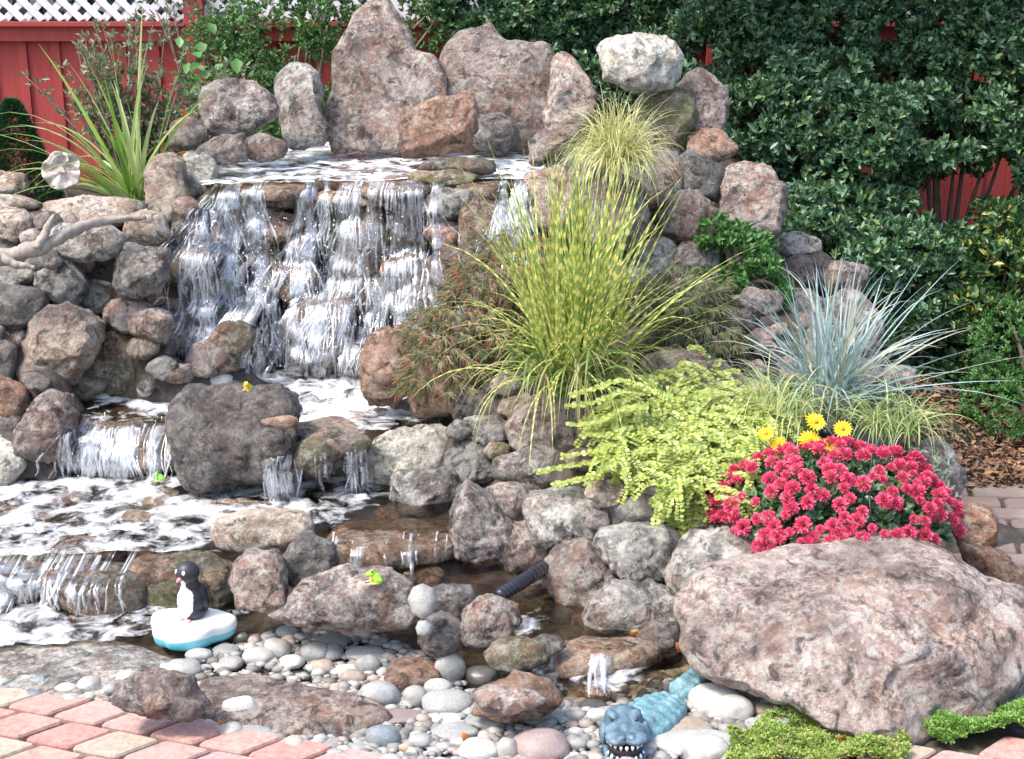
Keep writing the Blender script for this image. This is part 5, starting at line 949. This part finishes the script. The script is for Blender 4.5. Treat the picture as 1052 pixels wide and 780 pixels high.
def daisies():
    root = at(835, 478, 4.36); o = empty('daisy_plant', root, 'yellow daisies with golden centres standing behind the crimson flowers', 'flowers'); ym = leaf_mat('daisy_petal', [(.85, .62, .01), (.88, .70, .03)], .5, .25); cm = plain('daisy_centre', (.45, .22, .02), .8); gm = plain('daisy_stem', (.12, .22, .05))
    for px, py, s in ((832, 456, 22), (838, 437, 20), (866, 444, 18), (787, 449, 16), (800, 460, 16), (851, 460, 15), (846, 465, 14)):
        p = at(px, py-3, 4.22)-root; R_ = s/2*4.4/F; f = norm(np.array((random.uniform(-.3, .3), -1, random.uniform(.5, 1.4)))); t1 = norm(np.cross(f, (0, 0, 1.))); t2 = np.cross(f, t1); n = 18; a = np.linspace(0, 2*pi, n, endpoint=False)
        D = t1*np.cos(a)[:, None]+t2*np.sin(a)[:, None]+f*.12; fl = link('flower_head', mesh_np(*leaves(np.tile(p, (n, 1))+D*R_*.15, D, np.tile(f, (n, 1)), R_*RNG.uniform(.85, 1.05, n), R_*.32)), ym, o)
        S, Fc = sphere(2); link('flower_centre', mesh_np(S*R_*.24+p+f*R_*.05, Fc), cm, fl); link('stem', frombm(tube_np([p-f*.004, p*.6+np.array((0, .03, -.05)), (0, 0, -.02)], .0025, 5)), gm, o)
    P = RNG.normal(size=(40, 3))*np.array((.07, .03, .02))+np.array((-.03, .02, -.0)); V, Fq = rosettes(P, norm(rsph(40)*.4+np.array((0, -.2, 1))), 4, .05, .018); link('leaf_mass', mesh_np(V, Fq), mdg, o)
daisies()
# sage like grey green plant at the right side of the flowers
c = at(950, 510, 4.3); P = c+RNG.normal(size=(120, 3))*np.array((.035, .05, .05)); V, Fq = rosettes(P, norm(rsph(120)*.5+np.array((.2, -.3, .7))), 5, .03, .009)
tag(link('sage_plant', mesh_np(V-c, Fq), leaf_mat('sage_leaf', [(.22, .28, .2), (.3, .36, .28), (.16, .22, .14)], .6, .2), loc=c), 'grey green leafy plant at the right end of the crimson flowers', 'plant')
# ------------------------------------------------------------------ small things
black = plain('black_plastic', (.012, .012, .014), .35)
for (x0, y0, x1, y1, d, lb) in ((848, 402, 849, 446, 4.5, 'black stake light behind the yellow daisies'), (893, 505, 896, 548, 3.98, 'black stake light among the crimson flowers')):
    b = at(x1, y1+14, d); t_ = at(x0, y0, d)-b; o = empty('stake_light', b, lb, 'garden light'); link('stake', frombm(tube_np([(0, 0, 0), t_*.5, t_], [.004, .0035, .003], 8)), black, o)
    q = at(x1, y1-2, d)-b; bm = tube_np([q+np.array((0, 0, -.018)), q+np.array((0, 0, -.012)), q+np.array((0, 0, .010)), q+np.array((0, 0, .014))], [.012, .018, .018, .006], 14); link('lamp_head', frombm(bm), black, o)
# corrugated hose
pts = [at(512, 613, 3.95), at(528, 603, 4.0), at(545, 592, 4.1), at(562, 582, 4.25)]; N = 56; P = []
for i in range(N): s = i/(N-1)*3; k = min(int(s), 2); P.append(pts[k]*(1-(s-k))+pts[k+1]*(s-k))
tag(link('hose', frombm(tube_np(P, [.017 if i % 4 < 2 else .021 for i in range(N)], 16)), plain('hose_black', (.018, .02, .028), .2)), 'black corrugated hose coming out from under the smooth pink rock', 'hose')
# driftwood
dw = wood('driftwood_bark', (.20, .165, .14), (.40, .35, .30))
a = [at(-20, 266, 4.95), at(15, 262, 4.95), at(40, 254, 4.95), at(62, 244, 5.0), at(85, 232, 5.05), at(112, 226, 5.1), at(150, 223, 5.15)]
ob = empty('driftwood', a[2], 'bleached forked driftwood branch lying across the top of the left wall', 'driftwood'); q0 = a[2]
sm = lambda A: [np.array([np.interp(t, range(len(A)), [p[i] for p in A]) for i in range(3)])+.005*np.array((0, noise.noise(Vector((t*3, 0, 0))), noise.noise(Vector((t*3, 5, 0))))) for t in np.linspace(0, len(A)-1, 40)]
link('branch', frombm(tube_np([p-q0 for p in sm(a)], np.interp(np.linspace(0, 1, 40), [0, .3, .7, 1], [.028, .027, .017, .009]), 10, .4)), dw, ob)
b_ = [at(38, 256, 4.93), at(46, 240, 4.95), at(52, 228, 4.97), at(56, 221, 4.99)]; link('fork', frombm(tube_np([p-q0 for p in sm(b_)], np.linspace(.016, .007, 40), 8, .4)), dw, ob)
b_ = [at(0, 262, 4.93), at(18, 272, 4.92), at(36, 275, 4.92)]; link('fork', frombm(tube_np([p-q0 for p in sm(b_)], np.linspace(.018, .007, 40), 8, .4)), dw, ob)
# metal flower ornament
def metal_flower():
    c = at(64, 176, 5.6); o = empty('flower_ornament', at(70, 200, 5.62), 'ruffled whitish and rusty ornamental flower standing among the daylily leaves', 'ornament'); rl = np.array(o.location); t = NT('patina'); co = t.coord(False)
    cc = t.ramp(t.noise(co, 45, 6, .65), [(.35, (.30, .22, .18)), (.55, (.52, .46, .42)), (.75, (.7, .68, .66))]); t.l(cc, t.b.inputs['Base Color']); t.b.inputs['Roughness'].default_value = .55
    f = norm(np.array((.1, -1, .35))); t1 = norm(np.cross((0, 0, 1.), f)); t2 = np.cross(f, t1)
    def ruff(R_, n, amp, a0, a1, dep, nr=10, na=90):
        V, Fq = [], []
        for i in range(nr+1):
            for j in range(na+1):
                rr = i/nr; a = a0+(a1-a0)*j/na; ro = R_*rr*(1+.10*abs(sin(a*n/2)))
                h = dep*(rr**1.5)+amp*sin(a*n*1.5)*rr**2; V.append(t1*cos(a)*ro+t2*sin(a)*ro+f*h)
        for i in range(nr):
            for j in range(na): q = i*(na+1)+j; Fq.append((q, q+1, q+na+2, q+na+1))
        return np.array(V), np.array(Fq)
    V, Fq = ruff(.070, 5, .010, 0, 2*pi, .012); p = link('petals', mesh_np(V+c-rl, Fq), t.m, o); m = p.modifiers.new('s', 'SOLIDIFY'); m.thickness = .003
    V, Fq = ruff(.034, 3, .006, .3, 5.2, .028); p = link('inner_petal', mesh_np(V+c-rl+f*.004+t2*.022, Fq), t.m, o); m = p.modifiers.new('s', 'SOLIDIFY'); m.thickness = .003
    link('stem', frombm(tube_np([c-rl-f*.004, c-rl-f*.03+np.array((0, 0, -.06)), (0, 0, -.03)], .005, 8)), t.m, o)
metal_flower()
# ------------------------------------------------------------------ penguin on its ice float
def penguin():
    fx = at(196, 652, 3.93); zf = .012; k = depth(fx)/F; r0 = onz(196, 655, zf); o = empty('penguin_figurine', r0, 'toy penguin standing on a white and turquoise ice floe float by the left pool', 'garden ornament')
    wm = plain('floe_white', (.80, .80, .78), .5); tm = plain('floe_turquoise', (.10, .52, .62), .5, (.25, .66, .72), 14); bm = bmesh.new(); n = 64
    def rad(a): return 1+.10*sin(3*a+.5)+.05*sin(5*a+1.2)-.10*math.exp(-((a-4.15)/.12)**2)
    R1 = .112; prof = [(.0, .88, -.004), (.012, .97, 1), (.030, 1.0, 1), (.044, .99, 2), (.052, .95, 2), (.056, .86, 2), (.057, .5, 2), (.057, .02, 2)]
    rings = []
    for z_, s_, _ in prof: rings.append([bm.verts.new((R1*1.0*s_*rad(a)*cos(a)+.0, R1*.78*s_*rad(a)*sin(a), z_+(.004*sin(4*a)*(s_ > .9)*(z_ > .01)*(z_ < .05)))) for a in [i/n*2*pi for i in range(n)]])
    for i in range(len(rings)-1):
        for j in range(n):
            fc = bm.faces.new((rings[i][j], rings[i][(j+1) % n], rings[i+1][(j+1) % n], rings[i+1][j])); fc.material_index = 1 if i < 2 else 0; fc.smooth = True
    bm.faces.new(rings[0][::-1]); bm.faces.new(rings[-1]); link('ice_floe', frombm(bm), [wm, tm], o)
    # body: pixel ~2.7 mm
    b = Vector((.004, .012, .052)); parts = [((0, 0, .052), (.037, .034, .048)), ((0, 0, .022), (.040, .036, .024)), ((0, .0, .095), (.027, .026, .03)), ((-.004, -.002, .134), (.033, .032, .031)), ((.034, .012, .062), (.010, .02, .036), (0, -.2, 0)), ((-.026, .022, .062), (.010, .016, .036), (0, .2, 0)), ((.018, .034, .012), (.02, .02, .012))]
    me = blob([((b+Vector(p[0])), *p[1:]) for p in parts], .0032, 5); bk = plain('penguin_black', (.028, .028, .034), .45); wh = plain('penguin_white', (.82, .82, .82), .5)
    me.materials.clear(); me.materials.append(bk); me.materials.append(wh); fd = Vector((-.52, -.85, 0)).normalized(); sd_ = Vector((-fd.y, fd.x, 0))
    for p in me.polygons:
        q = p.center-b; f_ = q.dot(fd); s = q.dot(sd_); z_ = q.z
        hw = .027*math.sqrt(max(0, 1-((z_-.055)/.047)**2))
        neck = .008 if .09 < z_ < .122 else 0
        if f_ > .004 and (abs(s) < max(hw, neck)): p.material_index = 1
        p.use_smooth = True
    bo = link('body', me, None, o)
    for sx in (-1, 1):
        S, Fc = sphere(2); c = b+fd*.0245+sd_*(sx*.0115)+Vector((-.004, 0, .140)); link('eye_patch', mesh_np(S*np.array((.0075, .0065, .0095))+np.array(c), Fc), wh, o)
        c2 = b+fd*.034+sd_*(sx*.014)+Vector((0, 0, .006)); link('foot', mesh_np(S*np.array((.013, .013, .0055))+np.array(c2), Fc), plain('penguin_pink', (.75, .35, .35), .5), o)
    c = b+fd*.036+Vector((-.002, 0, .124)); bmq = tube_np([np.array(c-fd*.012), np.array(c), np.array(c+fd*.010+Vector((0, 0, -.004)))], [.0075, .006, .0015], 10); link('beak', frombm(bmq), plain('beak_pink', (.72, .25, .28), .5), o)
    o.scale = (1.02,)*3
penguin()
# ------------------------------------------------------------------ frogs
def frog(px, py, d, heading, s, label, body_c, foot_c, belly):
    base = at(px, py, d); o = empty('frog_figurine', base, label, 'frog ornament', 'little painted frogs on the rocks'); o.rotation_euler = (0, 0, heading); o.scale = (s, s, s)
    # faces +x
    parts = [((-.2, 0, .42), (.42, .34, .30), (0, -.6, 0)), ((.18, 0, .72), (.30, .27, .22)), ((.42, 0, .70), (.16, .20, .12)), ((.10, .15, .92), (.10, .09, .10)), ((.10, -.15, .92), (.10, .09, .10)),
             ((-.32, .30, .26), (.34, .13, .22)), ((-.32, -.30, .26), (.34, .13, .22)), ((-.1, .34, .08), (.34, .09, .07)), ((-.1, -.34, .08), (.34, .09, .07)), ((.2, .20, .35), (.08, .08, .32)), ((.2, -.20, .35), (.08, .08, .32)),
             ((.34, .24, .06), (.22, .10, .05)), ((.34, -.24, .06), (.22, .10, .05)), ((.1, 0, .3), (.25, .2, .25)), ((-.1, 0, .06), (.4, .3, .05))]
    me = blob(parts, .045, 3); bmt = plain('frog_skin_'+label[:4], body_c, .3, tuple(q*.8 for q in body_c), 30); fm = plain('frog_feet_'+label[:4], foot_c, .35)
    me.materials.clear(); [me.materials.append(m) for m in (bmt, fm)]
    for p in me.polygons:
        p.use_smooth = True
        if p.center.z < .13 or (p.center.x > .08 and p.center.z < .52): p.material_index = 1
    link('body', me, None, o); S, Fc = sphere(2)
    for sy in (-1, 1): link('eye', mesh_np(S*.062+np.array((.14, sy*.20, .95)), Fc), black, o)
frog(384, 599, 3.86, pi*1.06, .038, 'green painted frog figurine sitting on the flat purple pink boulder', (.36, .70, .05), (.85, .55, .2), 0)
frog(254, 401, 4.62, -pi*.5-.25, .030, 'yellow painted frog figurine sitting on the large dark boulder', (.62, .66, .04), (.85, .42, .1), 0)
frog(163, 494, 4.58, -pi*.5-1.2, .030, 'small bright green frog figurine by the foaming pool beside the dark boulder', (.30, .65, .12), (.30, .62, .14), 0)
# ------------------------------------------------------------------ floating alligator
def gator():
    h0 = onz(641, 768, 0); o = empty('alligator_figurine', h0, 'blue green toy alligator with gaping toothy jaws lying on the pebbles', 'garden ornament')
    t = NT('gator_skin'); co = t.coord(False); c = t.ramp(t.noise(co, 16, 6, .65), [(.3, (.06, .135, .17)), (.5, (.13, .26, .30)), (.7, (.27, .42, .44))])
    v = t.n('TexVoronoi', feature='DISTANCE_TO_EDGE'); v.inputs['Scale'].default_value = 75; t.l(co, v.inputs['Vector']); c = t.mix(t.ramp(v.outputs['Distance'], [(.0, .3), (.08, 0.)]), c, (.07, .13, .16))
    t.l(c, t.b.inputs['Base Color']); t.b.inputs['Roughness'].default_value = .5; t.bump(v.outputs['Distance'], .5, .006)
    hd = plain('gator_head', (.045, .08, .115), .5, (.15, .235, .29), 26, bump=.5)
    S_, Z_ = 1.0, 0
    me = blob([((0, .05, .090), (.060, .065, .034)), ((0, -.02, .088), (.064, .06, .024)), ((-.026, -.065, .088), (.038, .042, .021)), ((.026, -.065, .088), (.038, .042, .021)), ((-.036, .030, .116), (.017, .030, .014), (0, .5, .3)), ((.036, .030, .116), (.017, .030, .014), (0, -.5, -.3)), ((-.015, -.088, .103), (.012, .013, .010)), ((.015, -.088, .103), (.012, .013, .010)),
               ((-.064, .01, .055), (.013, .040, .042)), ((.064, .01, .055), (.013, .040, .042)), ((0, -.035, .004), (.062, .075, .012)), ((-.056, -.02, .012), (.011, .060, .015)), ((.056, -.02, .012), (.011, .060, .015)), ((0, .06, .04), (.055, .05, .045)), ((0, .01, .108), (.02, .07, .012))], .0034, 3)
    hobj = link('head', me, hd, o); S, Fc = sphere(3); hobj.scale = (.9, .92, .92)
    link('mouth', mesh_np(S*np.array((.054, .064, .028))+np.array((0, -.030, .037)), Fc), plain('mouth_dark', (.035, .015, .02), .5), hobj)
    wt = plain('tooth_white', (.85, .84, .80), .3)
    for up in (1, 0):
        for q in range(9 if up else 8):
            a = radians(200+q*17.5) if up else radians(203+q*19.5); x = .058*cos(a); y = -.035+.066*sin(a); z0, z1 = (.074, .056) if up else (.012, .031)
            bm = tube_np([(x, y, z0), (x, y, (z0+z1)/2), (x*.96, y, z1)], [.0050, .0043, .001], 8); link('tooth', frombm(bm), wt, hobj)
    for sx in (-1, 1): e_ = link('eye', mesh_np(S*np.array((.009, .006, .0055)), Fc), plain('gator_eye', (.02, .03, .045), .3), hobj, loc=(sx*.036, .006, .112)); e_.rotation_euler = (.5, -sx*.5, 0)
    ax = np.array((.56, .83, 0)); ax /= np.linalg.norm(ax); sx_ = np.array((ax[1], -ax[0], 0))
    def segment(name, s0, s1, wid, hgt, rows, rise=0):
        V, Fc = [], []; n, m = 44, 32
        for i in range(n+1):
            s = i/n; w_ = wid(s); h_ = hgt(s); cpos = ax*(s0+(s1-s0)*s)+np.array((0, 0, rise*s))
            for j in range(m):
                a = j/m*2*pi; p = cpos+sx_*cos(a)*w_+np.array((0, 0, max(0, sin(a)*h_*1.0+h_*.35)))
                if sin(a) > .05:
                    rb = abs(sin((a)*rows)); p = p+np.array((0, 0, .015*rb*abs(sin(s*(s1-s0)*90))*min(1, h_/.03)*(w_ > .006)))
                V.append(p)
        for i in range(n):
            for j in range(m): Fc.append((i*m+j, i*m+(j+1) % m, (i+1)*m+(j+1) % m, (i+1)*m+j))
        return link(name, mesh_np(V, Fc), t.m, o)
    segment('body', .04, .31, lambda s: .082*math.sin(pi*min(max(s*.86+.12, 0), 1))**.55, lambda s: .052*math.sin(pi*min(max(s*.86+.1, .0), .98))**.6, 4)
    segment('tail', .30, .74, lambda s: .046*(1-s)**.7*min(1, s*10+.05)+.003, lambda s: .042*(1-s)**.5*min(1, s*10+.05)+.004, 2.5, .01)
gator()
bpy.data.objects['alligator_figurine'].scale = (.87, .87, .70)
# fallen leaves
lm = {'y': leaf_mat('dry_yellow', [(.72, .48, .12), (.6, .36, .08)], .6, .3), 'o': leaf_mat('dry_orange', [(.55, .28, .08), (.6, .2, .08)], .6, .3), 'p': leaf_mat('dry_pale', [(.8, .68, .45), (.7, .55, .4)], .6, .3)}
for px, py, s, c, lb in ((652, 651, 16, 'y', 'upright yellow fallen leaf on the orange brown ledge slab'), (640, 647, 10, 'p', 'small pale fallen leaf on the orange brown ledge slab'), (698, 665, 16, 'o', 'orange fallen leaf under the left corner of the giant boulder'), (478, 757, 14, 'o', 'curled rust coloured leaf among the shore pebbles'), (205, 214, 10, 'p', 'pale dry leaf stuck at the left edge of the falls'), (154, 311, 12, 'o', 'orange leaf stuck between the rocks of the left wall'), (866, 758, 12, 'o', 'dry pinkish leaf on the bright green ground cover'), (415, 768, 16, 'p', 'curled pale leaf beside the blue grey pebble at the bricks'), (100, 712, 8, 'p', 'tiny pale leaf at the brick edge beside the white pebbles'), (226, 742, 8, 'o', 'tiny orange leaf beside the large white pebble')):
    p = np.array(hit(px, py)); p = at(px, py, depth(p)-.06); L = s*depth(p)/F; d = norm(np.array((random.uniform(-1, 1), -.2, random.uniform(.2, .9)))); V, Fq = leaves(np.array([-d*L/2]), np.array([d]), np.array([(.1, -1, .4)]), np.array([L]), np.array([L*.6]), 'ovate')
    ob_ = tag(link('fallen_leaf', mesh_np(V, Fq), lm[c], loc=p), lb, 'leaf', 'fallen leaves'); m = ob_.modifiers.new('s', 'SOLIDIFY'); m.thickness = .0008
print('total objects', len(bpy.data.objects))
